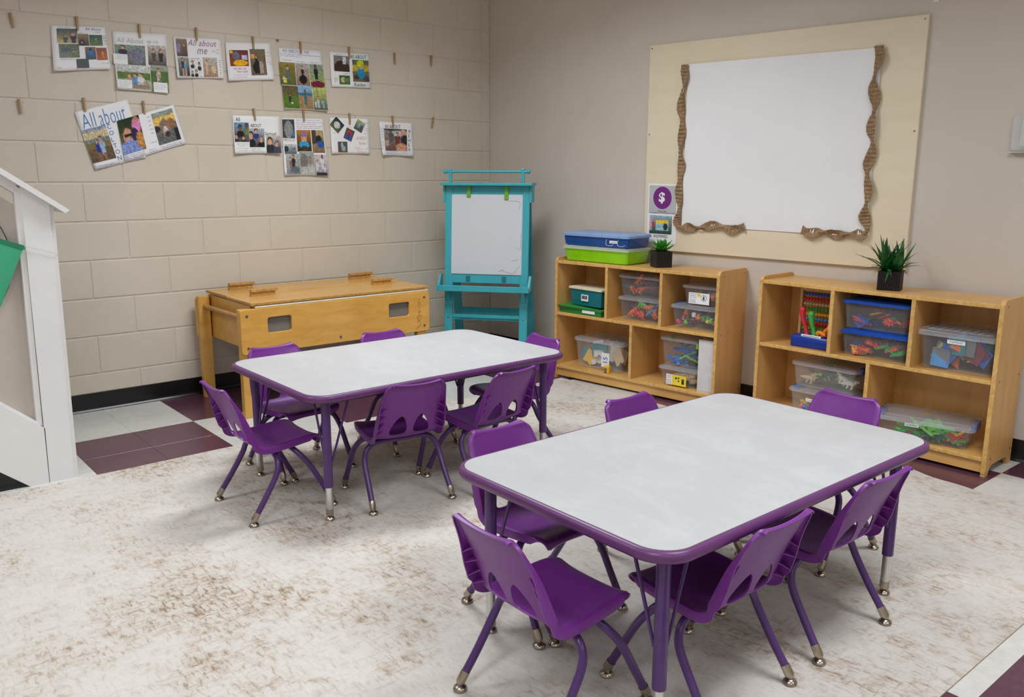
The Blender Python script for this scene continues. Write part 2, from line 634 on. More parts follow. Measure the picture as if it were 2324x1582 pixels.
# ------------------------------------------------------------------ ceiling lamps
M_diff = NT('lamp_diffuser')
M_diff.b.inputs['Emission Color'].default_value = LAMP_COL + (1,)
M_diff.b.inputs['Emission Strength'].default_value = 1.5
M_diff = M_diff.m
for i, (x, y, wt) in enumerate(LAMPS):
    wherel = ['nearest the block wall above the far table', 'above the near table', 'by the stair wall', 'above the camera side', 'at the rear right', 'at the rear left'][i]
    e = tag(empty('ceiling_light', (x, y, CEIL)), 'recessed fluorescent ceiling light ' + wherel, 'ceiling light', 'ceiling lights')
    m = MB()
    for a in ((-.62, .62, -.32, -.29), (-.62, .62, .29, .32), (-.62, -.59, -.29, .29), (.59, .62, -.29, .29)):
        m.box(a[0], a[1], a[2], a[3], -.025, 0)
    m.build('frame', M_white, e)
    MB().box(-.59, .59, -.29, .29, -.012, -.006).build('diffuser', M_diff, e)
    ld = bpy.data.lights.new('lamp', 'AREA')
    ld.shape = 'RECTANGLE'; ld.size = 1.16; ld.size_y = .56
    ld.energy = wt; ld.color = LAMP_COL; ld.spread = LAMP_SPREAD
    lo = bpy.data.objects.new('tube_light', ld)
    COL.objects.link(lo); lo.parent = e; lo.location = (0, 0, -.028)

# ------------------------------------------------------------------ rug
def rug():
    x0, x1, y0, y1 = -4.75, -.315, -4.105, -1.09
    nx, ny = 60, 90
    m = MB()
    def edge(y):                                 # wavy right edge
        return .012 * sin(y * 9.0) + .008 * sin(y * 23 + 1) + .016 * math.exp(-((y + 3.3) / .07) ** 2) + .018 * math.exp(-((y + 1.2) / .06) ** 2)
    def lift(u, y):
        k = max(0, (u - .96) / .04)
        return .006 * k * (.5 + .5 * sin(y * 11))
    def fn(u, v):
        y = y0 + (y1 - y0) * v
        x = x0 + (x1 - x0) * u + edge(y) * max(0, (u - .9) / .1)
        return (x, y + .004 * sin(x * 7) * (1 if v > .97 else 0), .0055 + lift(u, y))
    m.grid(fn, nx, ny)
    top = len(m.f)
    W = nx + 1
    per = [i for i in range(W)] + [j * W + nx for j in range(1, ny + 1)] + [ny * W + i for i in range(nx - 1, -1, -1)] + [j * W for j in range(ny - 1, 0, -1)]
    b = len(m.v)
    for i in per:
        x, y, z = m.v[i]
        m.v.append((x, y, max(.0004, z - .005)))
    m.cur = 1
    n = len(per)
    for k in range(n):
        m.face((per[k], b + k, b + (k + 1) % n, per[(k + 1) % n]))
    return m.build('area_rug', [M_rug, M_rugedge])
tag(rug(), 'large cream and brown distressed area rug under both tables', 'rug')
m = MB().prism([(-1.395, -4.158), (-1.372, -4.163), (-1.335, -4.155), (-1.352, -4.142)], .0, .0012)
tag(m.build('paper_scrap', plain('lilac_paper', rgb(150, 124, 196), .7)), 'small lilac paper scrap on the white tile beside the rug', 'paper scrap')

# ------------------------------------------------------------------ tables
def table(cx, cy, L, W, label):
    e = tag(empty('activity_table', (cx, cy, 0)), label, 'table', 'purple edged activity tables')
    zt, th = .502, .030
    hx, hy, rc = L / 2, W / 2, .078
    MB().prism(rrect(-hx + .001, hx - .001, -hy + .001, hy - .001, rc, 10), zt - .024, zt).build('table_top', M_lam, e)
    prof = [(0, zt - .0008), (.004, zt - .0002), (.009, zt - .0025), (.0135, zt - .008), (.015, zt - .015), (.0135, zt - .022), (.009, zt - .0275), (.004, zt - th + .0006), (0, zt - th)]
    m = MB()
    loops = []
    for (o, z) in prof:
        loops.append([(x, y, z) for x, y in rrect(-hx - o, hx + o, -hy - o, hy + o, rc + o, 10)])
    m.loft(loops, False, False)
    m.build('edge_band', M_rim, e, smooth=50)
    m = MB()
    for a in ((-hx + .12, hx - .12, -hy + .05, -hy + .075), (-hx + .12, hx - .12, hy - .075, hy - .05), (-hx + .05, -hx + .075, -hy + .12, hy - .12), (hx - .075, hx - .05, -hy + .12, hy - .12)):
        m.box(a[0], a[1], a[2], a[3], zt - .048, zt - .024)
    m.build('apron', M_under, e)
    MB().prism(rrect(-hx + .002, hx - .002, -hy + .002, hy - .002, rc, 10), zt - .0262, zt - .0242).build('underside', M_under, e)
    for sx in (-1, 1):
        for sy in (-1, 1):
            lx, ly = sx * (hx - .078), sy * (hy - .068)
            lg = MB().tube([(lx, ly, zt - .026), (lx, ly, .135)], .0165, 18).build('leg', M_leg, e, smooth=40)
            MB().tube([(lx, ly, .15), (lx, ly, .034)], .0135, 18).build('lower_leg', M_chrome, lg, smooth=40)
            MB().tube([(lx, ly, .05), (lx, ly, .026)], .0142, 16).build('ferrule', M_nickel, lg, smooth=40)
            MB().lathe([(.006, .03), (.006, .022), (.015, .017), (.018, .010), (.0165, .0062)][::-1], 14, (lx, ly, 0)).build('glide', M_nickel, lg, smooth=40)
            for dx, dy in ((-sx * .10, 0), (0, -sy * .10)):
                n = Vector((dx, dy, 0)).normalized()
                p0 = Vector((lx, ly, .23)) + n * .019
                p1 = Vector((lx + dx, ly + dy, zt - .026))
                MB().tube([p0, p1], .0045, 8).build('brace', M_leg, e, smooth=40)
                MB().box(p1.x - .012, p1.x + .012, p1.y - .012, p1.y + .012, zt - .03, zt - .024).build('bracket', M_under, e)
    return e
table(-1.9625, -1.852, 1.222, .752, 'white topped purple edged table in front of the wooden sand table')
table(-1.991, -3.457, 1.222, .742, 'white topped purple edged table nearest the camera')

# ------------------------------------------------------------------ chairs
def chair_proto():
    # centre profile: forward f, height z, half width
    PR = [(.287, .262, .098), (.296, .272, .112), (.290, .281, .122), (.268, .286, .130), (.23, .285, .135), (.19, .281, .137), (.15, .277, .138), (.115, .274, .138), (.085, .273, .138),
          (.062, .277, .138), (.045, .287, .138), (.033, .302, .138), (.025, .32, .137), (.014, .348, .1355), (.003, .376, .1335), (-.009, .404, .131), (-.021, .432, .128), (-.032, .458, .124), (-.040, .477, .1205), (-.0445, .488, .117), (-.0475, .4955, .1115), (-.0495, .5010, .104), (-.0515, .5040, .097), (-.0560, .5050, .0945), (-.0620, .5035, .0940)]
    P = catmull([(a, b, c) for a, b, c in PR], 3)
    n = len(P)
    us = [-1, -.96, -.9, -.86, -.82, -.74, -.6, -.45, -.3, -.15, 0, .15, .3, .45, .6, .74, .82, .86, .9, .96, 1]
    def sm(x, a, b):
        x = max(0, min(1, (x - a) / (b - a)))
        return x * x * (3 - 2 * x)
    rows = []
    for i in range(n):
        a = P[max(0, i - 1)]; c = P[min(n - 1, i + 1)]
        tx, tz = c.x - a.x, c.y - a.y
        l = sqrt(tx * tx + tz * tz) or 1
        nf, nz = -tz / l * -1, tx / l * -1       # normal pointing up (seat) / forward (back)
        f, z, hw = P[i]
        back = sm(z, .30, .34)
        seat = 1 - sm(z, .285, .31)
        skirt = .004 + .020 * seat * (1 - sm(f, .25, .29)) + back * (.027 - .021 * sm(z, .34, .485)) + .02 * (1 - seat) * (1 - sm(z, .31, .34))
        row = []
        def pt(u, h, ex=0):
            return (u * hw + (ex if u > 0 else -ex), f + nf * h, z + nz * h)
        def hgt(u):
            au = abs(u)
            h = seat * .009 * au ** 3 - seat * .004 * (1 - au * au) * sm(f, .03, .1) * (1 - sm(f, .2, .27))
            h += (1 - seat) * .019 * au ** 2.3 * (1 - .5 * sm(z, .40, .5))
            return h
        row.append(pt(-1, hgt(1) - skirt, .003))
        row.append(pt(-1, hgt(1) - skirt * .45, .003))
        for u in us:
            row.append(pt(u, hgt(u) - (.003 if abs(u) == 1 else 0)))
        row.append(pt(1, hgt(1) - skirt * .45, .003))
        row.append(pt(1, hgt(1) - skirt, .003))
        rows.append(row)
    m = MB()
    k = len(rows[0])
    for r_ in rows:
        m.v += r_
    for i in range(n - 1):
        for j in range(k - 1):
            m.face((i * k + j, i * k + j + 1, (i + 1) * k + j + 1, (i + 1) * k + j))
    sh = m.build('shell_tmp', M_chair)
    md = sh.modifiers.new('s', 'SOLIDIFY'); md.thickness = .0042; md.offset = 0
    # teardrop openings low in the back
    half = [(0, .373), (.012, .364), (.023, .347), (.031, .327), (.034, .31), (.03, .298), (.018, .293), (0, .2925)]
    c = MB()
    Mx = Matrix(((1, 0, 0, 0), (0, 0, -1, 0), (0, 1, 0, 0), (0, 0, 0, 1)))
    for sx in (-1, 1):
        q = [(sx * .05 + x - sx * (z - .293) * .12, z) for x, z in half] + [(sx * .05 - x - sx * (z - .293) * .12, z) for x, z in half[-2:0:-1]]
        q = [(v.x, v.y) for v in catmull([(x, z, 0) for x, z in q + q[:1]], 2)][:-1]
        area = sum(q[i][0] * q[(i + 1) % len(q)][1] - q[(i + 1) % len(q)][0] * q[i][1] for i in range(len(q)))
        if area < 0:
            q = q[::-1]
        c.prism(q, -.044, .09, Mx)
    cu = c.build('cut_tmp', M_chair)
    bd = sh.modifiers.new('b', 'BOOLEAN'); bd.operation = 'DIFFERENCE'; bd.object = cu; bd.solver = 'EXACT'
    me = eval_mesh(sh, 'shell')
    bpy.data.objects.remove(sh, do_unlink=True)
    bpy.data.objects.remove(cu, do_unlink=True)
    me.name = 'shell'
    # side ribs
    bm = bmesh.new(); bm.from_mesh(me)
    rb = MB()
    for zz in (.30, .332, .364, .396):
        i1 = min(range(n), key=lambda i: abs(P[i].y - zz) + (1 if P[i].x > .06 else 0))
        i0 = min(range(n), key=lambda i: abs(P[i].y - zz - .016) + (1 if P[i].x > .06 else 0))
        for left in (0, 1):
            ra, rc = rows[i0], rows[i1]
            ix = lambda j: (k - 1 - j) if left == 0 else j
            A = Vector(ra[ix(2 + 5)]); B = Vector(rc[ix(2)]); C = Vector(rc[ix(0)])
            B = B + (A - B) * .06; C = C + (A - C) * .08
            q = [A, B, C]
            b = len(rb.v)
            rb.v += [tuple(p) for p in q] + [(p.x, p.y, p.z - .003) for p in q]
            for g in ((0, 1, 2), (5, 4, 3), (0, 3, 4, 1), (1, 4, 5, 2), (2, 5, 3, 0)):
                rb.face([b + h for h in g])
    tmp = rb.mesh('ribs', M_chair)
    bm.from_mesh(tmp)
    bm.to_mesh(me); bm.free()
    bpy.data.meshes.remove(tmp)
    if not me.materials:
        me.materials.append(M_chair)
    me.polygons.foreach_set('use_smooth', [True] * len(me.polygons))
    me.set_sharp_from_angle(angle=radians(38))
    e = empty('school_chair', (0, 0, 0))
    inst(me, 'shell', e)
    for rear in (1, 0):
        for sx in (-1, 1):
            if rear:
                pts = [(0, .12, .250), (sx * .08, .12, .250), (sx * .115, .12, .244), (sx * .144, .117, .221), (sx * .157, .105, .18), (sx * .161, .057, .102), (sx * .166, .004, .026)]
            else:
                pts = [(0, .19, .256), (sx * .08, .19, .256), (sx * .115, .193, .250), (sx * .142, .212, .226), (sx * .155, .244, .18), (sx * .16, .287, .1), (sx * .165, .327, .026)]
            path = catmull(pts, 5)
            lg = MB().tube(path, .0108, 12).build('leg', M_leg, e, smooth=50)
            p1 = Vector(pts[-1]); p0 = Vector(pts[-2]); d = (p1 - p0).normalized()
            MB().tube([p1 - d * .03, p1 - d * .004, p1 + d * .004], [.0125, .0125, .009], 12).build('ferrule', M_nickel, lg, smooth=40)
            MB().lathe([(.017, .0062), (.0185, .010), (.0165, .0155), (.011, .0195), (.006, .022), (.005, .03)], 14, (p1.x, p1.y, 0)).build('glide', M_nickel, lg, smooth=40)
    return e
proto = chair_proto()
def rotface(fx, fy):
    return atan2(-fx, fy)                        # local +y is forward
CH = [  # mid of the rear feet, facing, label
    (-2.742, -1.871, 1, 0, 'purple plastic chair at the left end of the far table, leftmost chair'),
    (-2.1835, -2.253, .168, .985, 'purple plastic chair seen from behind at the far table, left of the pair'),
    (-1.771, -2.326, -.067, .998, 'purple plastic chair seen from behind at the far table, right of the pair'),
    (-2.31, -1.375, .03, -1, 'purple plastic chair between the wooden sand table and far table, left one'),
    (-1.745, -1.375, .0, -1, 'purple plastic chair between the wooden sand table and far table, right one'),
    (-1.265, -1.93, -1, .08, 'purple plastic chair at the right end of the far table below the easel'),
    (-2.761, -3.487, 1, 0, 'purple plastic chair at the left end of the near table, seen largest'),
    (-2.265, -3.84, .0, 1, 'purple plastic chair tucked under the near table front, left of the pair'),
    (-1.794, -3.846, .042, .999, 'purple plastic chair tucked under the near table front, right of the pair'),
    (-2.31, -2.975, .0, -1, 'purple plastic chair on the far long side of the near table, left one'),
    (-1.74, -2.99, .0, -1, 'purple plastic chair on the far long side of the near table, right one'),
    (-1.165, -3.415, -1, .03, 'purple plastic chair at the right end of the near table facing the camera'),
]
for i, (x, y, fx, fy, lb) in enumerate(CH):
    c = proto if i == 0 else copy_tree(proto)
    c.location = (x, y, 0)
    c.rotation_euler = (0, 0, rotface(fx, fy))
    tag(c, lb, 'chair', 'purple school chairs')
for c in [o for o in COL.objects if o.name.startswith('school_chair')]:
    c.location.z = .0005

# ------------------------------------------------------------------ wooden sand table
def sand_table():
    e = tag(empty('sand_table', (-1.61, -.38, 0)), 'wooden sand table with covered lid against the block wall', 'sand table')
    def X(x): return x + 1.61
    def Y(y): return y + .38
    x0, x1, yf, yb = -2.2, -1.03, -.70, -.055
    # front and back panels with handle slots
    def panel(y0, y1, nm):
        zb, zt = .345, .583
        holes = [(-2.052, -1.918, .448, .53), (-1.312, -1.172, .448, .53)]
        # front face polygons: split into strips around the slots
        bm = bmesh.new()
        out = rrect(X(x0), X(x1), zb, zt, .02, 4)
        o = MB().prism(out, -Y(y1), -Y(y0), Matrix(((1, 0, 0, 0), (0, 0, -1, 0), (0, 1, 0, 0), (0, 0, 0, 1)))).build('p', M_birch)
        c = MB()
        for (a, b_, z0, z1) in holes:
            c.prism(rrect(X(a), X(b_), z0, z1, .012, 4), -Y(y1) - .02, -Y(y0) + .02, Matrix(((1, 0, 0, 0), (0, 0, -1, 0), (0, 1, 0, 0), (0, 0, 0, 1))))
        cu = c.build('c', M_birch)
        bv = o.modifiers.new('b', 'BOOLEAN'); bv.operation = 'DIFFERENCE'; bv.object = cu; bv.solver = 'EXACT'
        b2 = o.modifiers.new('v', 'BEVEL'); b2.width = .003; b2.segments = 2; b2.angle_limit = radians(50)
        me = eval_mesh(o, nm)
        bpy.data.objects.remove(o, do_unlink=True); bpy.data.objects.remove(cu, do_unlink=True)
        me.name = nm
        return inst(me, nm, e)
    pf = panel(yf, yf + .018, 'front_panel')
    panel(yb - .02, yb - .004, 'back_panel')
    for x, z in ((-2.165, .548), (-2.165, .378), (-1.068, .548), (-1.068, .378), (-1.63, .376)):
        MB().lathe([(.008, 0), (.008, .002), (.004, .003)], 10, (X(x), Y(yf), z), Matrix.Rotation(pi / 2, 3, 'X')).build('screw', M_screw, pf)
    # scribbles drawn on the right end of the front panel
    for (pts, ) in ([[(-1.10, .545), (-1.115, .50), (-1.095, .52), (-1.11, .455), (-1.09, .47)]], [[(-1.10, .47), (-1.118, .40), (-1.085, .44), (-1.12, .43), (-1.095, .395), (-1.13, .36)]]):
        pth = catmull([(X(a), Y(yf) - .0003, b) for a, b in pts], 4)
        MB().tube(pth, .0009, 4).build('scribble', plain('crayon_scribble', rgb(120, 72, 50), .8), pf)
    # legs
    for (xa, xb) in ((x0 + .004, x0 + .066), (x1 - .075, x1 - .015)):
        MB().box(X(xa), X(xb), Y(yf + .018), Y(yf + .058), 0, .58, .003).build('leg', M_birch, e)
        MB().box(X(xa), X(xb), Y(yb - .06), Y(yb - .02), 0, .588, .003).build('leg', M_birch, e)
    # side panels, inset from the ends, with dowel handles
    MB().box(X(-2.125), X(-2.108), Y(yf + .05), Y(yb - .02), .35, .592).build('side_panel', M_birch, e)
    MB().box(X(-1.098), X(-1.08), Y(yf + .05), Y(yb - .02), .35, .592).build('side_panel', M_birch, e)
    MB().tube([(X(-2.162), Y(yf + .03), .53), (X(-2.162), Y(yb - .03), .53)], .0135, 14).build('dowel', M_dowel, e, smooth=40)
    MB().tube([(X(-1.05), Y(yf + .03), .53), (X(-1.05), Y(yb - .03), .53)], .0135, 14).build('dowel', M_dowel, e, smooth=40)
    # cream tub with rim and the two lid boards
    tub = MB().box(X(-2.1), X(-1.1), Y(yf + .02), Y(yb - .025), .40, .575).build('tub', plain('tub_grey', rgb(120, 116, 110), .6), e)
    MB().box(X(-2.115), X(-1.035), Y(yf + .004), Y(yb - .02), .584, .594, .003).build('rim', M_cream, tub)
    for y0, y1, zz in ((yf + .006, yf + .325, .597), (yf + .327, yb - .018, .6005)):
        m = MB().box(X(-2.135), X(-1.03), Y(y0), Y(y1), zz, zz + .016, .003)
        lid = m.build('lid', M_birch_top, e)
        MB().box(X(-2.1362), X(-1.0288), Y(y0) - .0012, Y(y1) + .0002, zz + .002, zz + .013).build('lid_edge', M_ply_edge, lid)
    zl = .6135
    for (a, b_, y) in ((-2.035, -1.885, -.46), (-1.275, -1.135, -.46)):
        h = MB().box(X(a), X(b_) - .012, Y(y) - .006, Y(y) + .016, zl, zl + .022).box(X(a), X(b_), Y(y) - .014, Y(y) + .016, zl + .022, zl + .036, .002).build('handle', M_ply_edge, e)
    zl = .617
    for (a, b_, y) in ((-2.035, -1.885, -.16), (-1.262, -1.10, -.16)):
        h = MB().box(X(a), X(b_) - .012, Y(y) - .006, Y(y) + .016, zl, zl + .024).box(X(a), X(b_), Y(y) - .014, Y(y) + .016, zl + .024, zl + .038, .002).build('handle', M_ply_edge, e)
    return e
sand_table()

# ------------------------------------------------------------------ easel
def easel():
    fx, fy = -.782, -.623
    e = tag(empty('art_easel', (-.475, -.565, 0), atan2(fy, fx) + pi / 2), 'turquoise wooden art easel with a whiteboard in the corner', 'easel')
    # local: x to the viewer's right, -y towards the viewer, z up
    TILT = .085
    def yz(z): return -.10 + TILT * z / 1.2 * 1.15
    def slab(nm, x0, x1, z0, z1, d0, d1, mat, parent=e, bev=.003):
        """board lying in the leaning front frame, d = distance in front of it (negative = towards viewer)"""
        bm = bmesh.new()
        bmesh.ops.create_cube(bm, size=1)
        for v in bm.verts:
            v.co = Vector(((x0 + x1) / 2 + v.co.x * (x1 - x0), (d0 + d1) / 2 + v.co.y * (d1 - d0), (z0 + z1) / 2 + v.co.z * (z1 - z0)))
        if bev:
            bmesh.ops.bevel(bm, geom=list(bm.edges), offset=bev, segments=2, affect='EDGES')
        for v in bm.verts:
            v.co.y += yz(v.co.z)
        m = MB(); m.bm(bm)
        return m.build(nm, mat, parent)
    slab('front_leg', -.275, -.222, .0, 1.2, 0, .022, M_teal)
    slab('front_leg', .222, .275, .0, 1.2, 0, .022, M_teal)
    slab('top_rail', -.225, .225, 1.135, 1.195, .002, .022, M_teal)
    slab('bottom_rail', -.225, .225, .575, .632, .002, .022, M_teal)
    wbd = slab('whiteboard', -.232, .232, .632, 1.14, -.004, .004, M_wb)
    # faint marker strokes
    M_red = plain('marker_red', rgb(196, 120, 128), .6); M_gry = plain('marker_grey', rgb(126, 126, 134), .6)
    for pts, mt in (([(.08, .655), (.115, .668), (.10, .66), (.15, .648), (.17, .643), (.2, .654)], M_red), ([(.165, .722), (.21, .732)], M_red), ([(.185, .655), (.2, .67), (.218, .69)], M_red), ([(.14, 1.10), (.205, 1.098), (.216, 1.08), (.21, 1.05)], M_gry), ([(.226, .9), (.222, .8), (.19, .81)], M_red)):
        pp = catmull([(a, yz(z) - .0046, z) for a, z in pts], 4)
        MB().tube(pp, .0009, 4).build('marker_stroke', mt, wbd)
    for x, z0 in ((-.119, 1.122), (.127, 1.108)):
        cl = slab('clip', x - .013, x + .013, z0, 1.195, -.012, 0, M_lime, bev=.002)
    for x in (-.12, .118):
        slab('clip_socket', x - .014, x + .014, .585, .622, -.0012, .001, plain('teal_dark', rgb(30, 110, 122), .5), bev=0)
    # cap board, side cleats, rod
    MB().box(-.298, .298, yz(1.2) - .055, yz(1.2) + .115, 1.196, 1.214, .003).build('cap_board', M_teal, e)
    for sx in (-1, 1):
        slab('cleat', min(sx * .275, sx * .290), max(sx * .275, sx * .290), 1.09, 1.196, -.006, .10, M_teal)
        up = MB().box(sx * .235 - .0105, sx * .235 + .0105, yz(1.2) - .032, yz(1.2) - .014, 1.214, 1.302, .004).build('upright', M_teal, e)
    yr = yz(1.2) - .023
    rod = MB().tube([(-.262, yr, 1.283), (.262, yr, 1.283)], .0085, 12).build('paper_rod', M_teal, e, smooth=40)
    for sx in (-1, 1):
        MB().lathe([(.006, -.014), (.012, -.009), (.0145, 0), (.012, .009), (.005, .0145)], 12, (sx * .27, yr, 1.283), Matrix.Rotation(pi / 2, 3, 'Y')).build('knob', M_teal, rod, smooth=50)
    # tray
    yt = yz(.56)
    tr = MB().box(-.30, .30, yt - .105, yt + .0, .535, .547).build('tray', M_teal, e)
    MB().box(-.30, .30, yt - .115, yt - .10, .535, .572, .003).build('lip', M_teal, tr)
    for sx in (-1, 1):
        q = [(yt - .105, .535), (yt + .004, .535), (yt + .004, .632), (yt - .03, .632)]
        Mp = Matrix(((0, 0, 1, 0), (1, 0, 0, 0), (0, 1, 0, 0), (0, 0, 0, 1)))
        a, b_ = sorted((sx * .288, sx * .302))
        MB().prism(q, a, b_, Mp).build('tray_end', M_teal, tr)
        q = [(yt - .05, .535), (yt, .535), (yt, .45), (yt - .015, .46)]
        a, b_ = sorted((sx * .236, sx * .262))
        MB().prism(q[::-1], a, b_, Mp).build('tray_bracket', M_teal, tr)
    for sx in (-1, 1):
        for z in (.51, .465, .35):
            MB().lathe([(.006, 0), (.006, .002), (.003, .003)], 8, (sx * .249 , yz(z), z), Matrix.Rotation(pi / 2, 3, 'X')).build('screw', M_screw, e)
    # shelf between front and rear legs
    sh = MB().box(-.223, .223, yz(.36), .17, .338, .352).build('shelf', M_teal, e)
    MB().box(-.223, .223, yz(.36) - .0, yz(.36) + .016, .338, .372, .002).build('shelf_lip', M_teal, sh)
    MB().box(-.223, .223, .155, .17, .338, .385, .002).build('shelf_lip', M_teal, sh)
    sh = MB().box(-.223, .223, yz(.08), .2, .07, .084).build('shelf', M_teal, e)
    # rear frame, a steeper lean the other way
    def yr_(z): return .235 - (.235 - yz(1.2) - .03) * z / 1.2
    def rslab(nm, x0, x1, z0, z1, d0, d1, mat):
        m = MB()
        v = []
        for z in (z0, z1):
            for (x, d) in ((x0, d0), (x1, d0), (x1, d1), (x0, d1)):
                v.append((x, yr_(z) + d, z))
        m.v = v
        for q in ((0, 3, 2, 1), (4, 5, 6, 7), (0, 1, 5, 4), (1, 2, 6, 5), (2, 3, 7, 6), (3, 0, 4, 7)):
            m.face(q)
        m.build(nm, mat, e)
    rslab('rear_leg', -.275, -.222, 0, 1.195, 0, .022, M_teal)
    rslab('rear_leg', .222, .275, 0, 1.195, 0, .022, M_teal)
    rslab('rear_rail', -.222, .222, .575, .632, 0, .022, M_teal)
    rslab('chalkboard', -.224, .224, .632, 1.19, .004, .012, plain('chalkboard', rgb(40, 52, 50), .8))
easel()

# ------------------------------------------------------------------ shelves
S1 = (-.2877, -1.009, .1104)
S2 = (-.1421, -2.3845, .0204)
SL, SD = 1.1504, .2946
def shelf(S, label, dl):
    e = tag(empty('storage_shelf', (S[0], S[1], 0), S[2] - pi / 2), label, 'shelf', 'low wooden storage shelves')
    th = .018
    prof = rrect(0, SD, .0, .762, .022, 4)
    # side with an arched foot cut
    side = [(0, 0), (.03, 0), (.045, .03), (.07, .042), (SD - .07, .042), (SD - .045, .03), (SD - .03, 0), (SD, 0)]
    rnd = [p for p in rrect(0, SD, .2, .764, .026, 5)][6:18]
    q = side + rnd
    Mp = Matrix(((0, 0, 1, 0), (1, 0, 0, 0), (0, 1, 0, 0), (0, 0, 0, 1)))
    for a in (0, SL - th):
        sd = MB().prism(q, a, a + th, Mp).build('side', M_maple_v, e)
        # worn front edge band
        MB().box(a - .0004, a + th + .0004, -.0025, .004, .012, .745, .002).build('edge', M_maple_edge, sd)
        for dd, zz in ((.04, .735), (SD - .03, .735), (.04, .415), (SD - .03, .415), (.04, .075), (SD - .03, .075)):
            xx = a - .0012 if a == 0 else a + th + .0004
            MB().tube([(xx - .0005, dd, zz), (xx + .0012, dd, zz)], .0045, 8).build('screw', M_screw, sd)
    def board(nm, x0, x1, z0, z1, d0=.002, d1=SD - .008):
        bd = MB().box(x0, x1, d0 + .004, d1, z0, z1).build(nm, M_maple, e)
        MB().box(x0 + .0005, x1 - .0005, d0 - .002, d0 + .005, z0 - .0005, z1 + .0005, .003).build('edge', M_maple_edge, bd)
    board('top_board', th, SL - th, .727, .745)
    board('middle_board', th, SL - th, .404, .421)
    board('bottom_board', th, SL - th, .065, .082)
    MB().box(th, SL - th, .012, .028, .014, .065).build('kick_board', M_maple, e)
    def divider(a, z0, z1):
        dv = MB().box(a - .009, a + .009, .006, SD - .012, z0, z1).build('divider', M_maple_v, e)
        MB().box(a - .0095, a + .0095, .0005, .007, z0, z1, .002).build('edge', M_maple_edge, dv)
    divider(.396, .421, .727)
    divider(.78, .421, .727)
    divider(dl, .082, .404)
    MB().box(th, SL - th, SD - .008, SD - .002, .03, .745).build('back_panel', M_maple_v, e)
    return e
shelf(S1, 'low wooden storage shelf left, beside the easel', .583)
shelf(S2, 'low wooden storage shelf at the right edge, with the abacus', .598)
def SW(S, a, d, z):
    th = S[2]
    return Vector((S[0] + a * sin(th) + d * cos(th), S[1] - a * cos(th) + d * sin(th), z))

# ------------------------------------------------------------------ bins
CLEAR = clear_plastic('clear_bin', (.86, .87, .90, 1), .055, .15)
CLEARLID = clear_plastic('clear_lid', (.82, .83, .87, 1), .22, .22)
MILK = clear_plastic('milky_bin', (.90, .90, .90, 1), .09, .25)
M_bluelid = plain('blue_lid', rgb(24, 74, 164), .3)
M_navy = plain('navy_handle', rgb(30, 50, 120), .35)
M_royal = plain('royal_plastic', rgb(14, 52, 150), .28)
BLUETR = clear_plastic('blue_tint', (.012, .085, .33, 1), .88, .18)
LIMETR = clear_plastic('lime_tint', (.30, .72, .01, 1), .9, .2)
def bin_(name, S, a0, a1, d0, d1, z0, z1, label, body=None, lid=None, lidh=.016, taper=.012, rot=0, cat='bin', over=.008, tag_at=None, hnd=None, grp='plastic storage bins on the shelves'):
    """tapered box with a lid; returns (object, inner half sizes)"""
    body = body or CLEAR
    lid = lid or CLEARLID
    wa, wd, h = a1 - a0, d1 - d0, z1 - z0
    c = SW(S, (a0 + a1) / 2, (d0 + d1) / 2, z0 + .0004)
    e = tag(empty(name, c, S[2] - pi / 2 + rot), label, cat, grp)
    hb = h - lidh
    m = MB()
    loops = []
    for (t_, z, ins) in ((1, 0.0, .006), (1, .006, 0), (0, hb, 0), (0, hb, .0025), (1, .008, .0025)):
        k = (1 - z / hb) * taper + ins
        loops.append([(x, y, z) for x, y in rrect(-wa / 2 + k, wa / 2 - k, -wd / 2 + k, wd / 2 - k, .018, 3)])
    m.loft(loops)
    m.build('box', body, e, smooth=40)
    m = MB()
    o = over
    loops = [[(x, y, z) for x, y in rrect(-wa / 2 - q, wa / 2 + q, -wd / 2 - q, wd / 2 + q, .022, 3)] for q, z in ((o, hb - .006), (o, hb + lidh * .45), (o - .004, hb + lidh * .7), (-.012, hb + lidh * .75), (-.016, hb + lidh))]
    m.loft(loops)
    ld = m.build('lid', lid, e, smooth=40)
    if tag_at:
        x, z, lw, lh = tag_at
        k = (1 - z / hb) * taper
        y = -wd / 2 + k - .0012
        lb = MB().box(x - lw / 2, x + lw / 2, y - .0008, y, z - lh / 2, z + lh / 2).build('label', M_paper, e)
        mm = MB()
        R2 = random.Random(hash(label) % 999)
        zig(mm, [(x - lw * .36, y - .0012, z), (x + lw * .36, y - .0012, z)], lh * .28, .0012)
        mm.build('print', M_dark, lb)
    for hx in (hnd or []):
        side, mt = hx
        MB().box(side * (wa / 2 + .002) - .012, side * (wa / 2 + .002) + .012, -.055, .055, hb - .018, hb + .014, .006).build('handle', mt, e)
    return e, wa / 2 - taper - .006, wd / 2 - taper - .006, hb
def zig(m, line, amp, wdt, step=None, seed=3):
    """squiggle of marker along a 3D segment lying in an XZ-like plane (up = z)"""
    r_ = random.Random(seed)
    p0, p1 = Vector(line[0]), Vector(line[1])
    d = p1 - p0
    L = d.length
    d.normalize()
    step = step or amp * .7
    n = max(2, int(L / step))
    prev = None
    up = Vector((0, 0, 1))
    for i in range(n + 1):
        q = p0 + d * (L * i / n) + up * (amp * (1 if i % 2 else -1) * r_.uniform(.4, 1))
        if prev is not None and r_.random() > .14:
            s_ = (q - prev).normalized()
            nn = d * s_.z - up * s_.dot(d)
            b = len(m.v)
            m.v += [tuple(prev - nn * wdt / 2), tuple(prev + nn * wdt / 2), tuple(q + nn * wdt / 2), tuple(q - nn * wdt / 2)]
            m.face((b, b + 1, b + 2, b + 3))
        prev = q

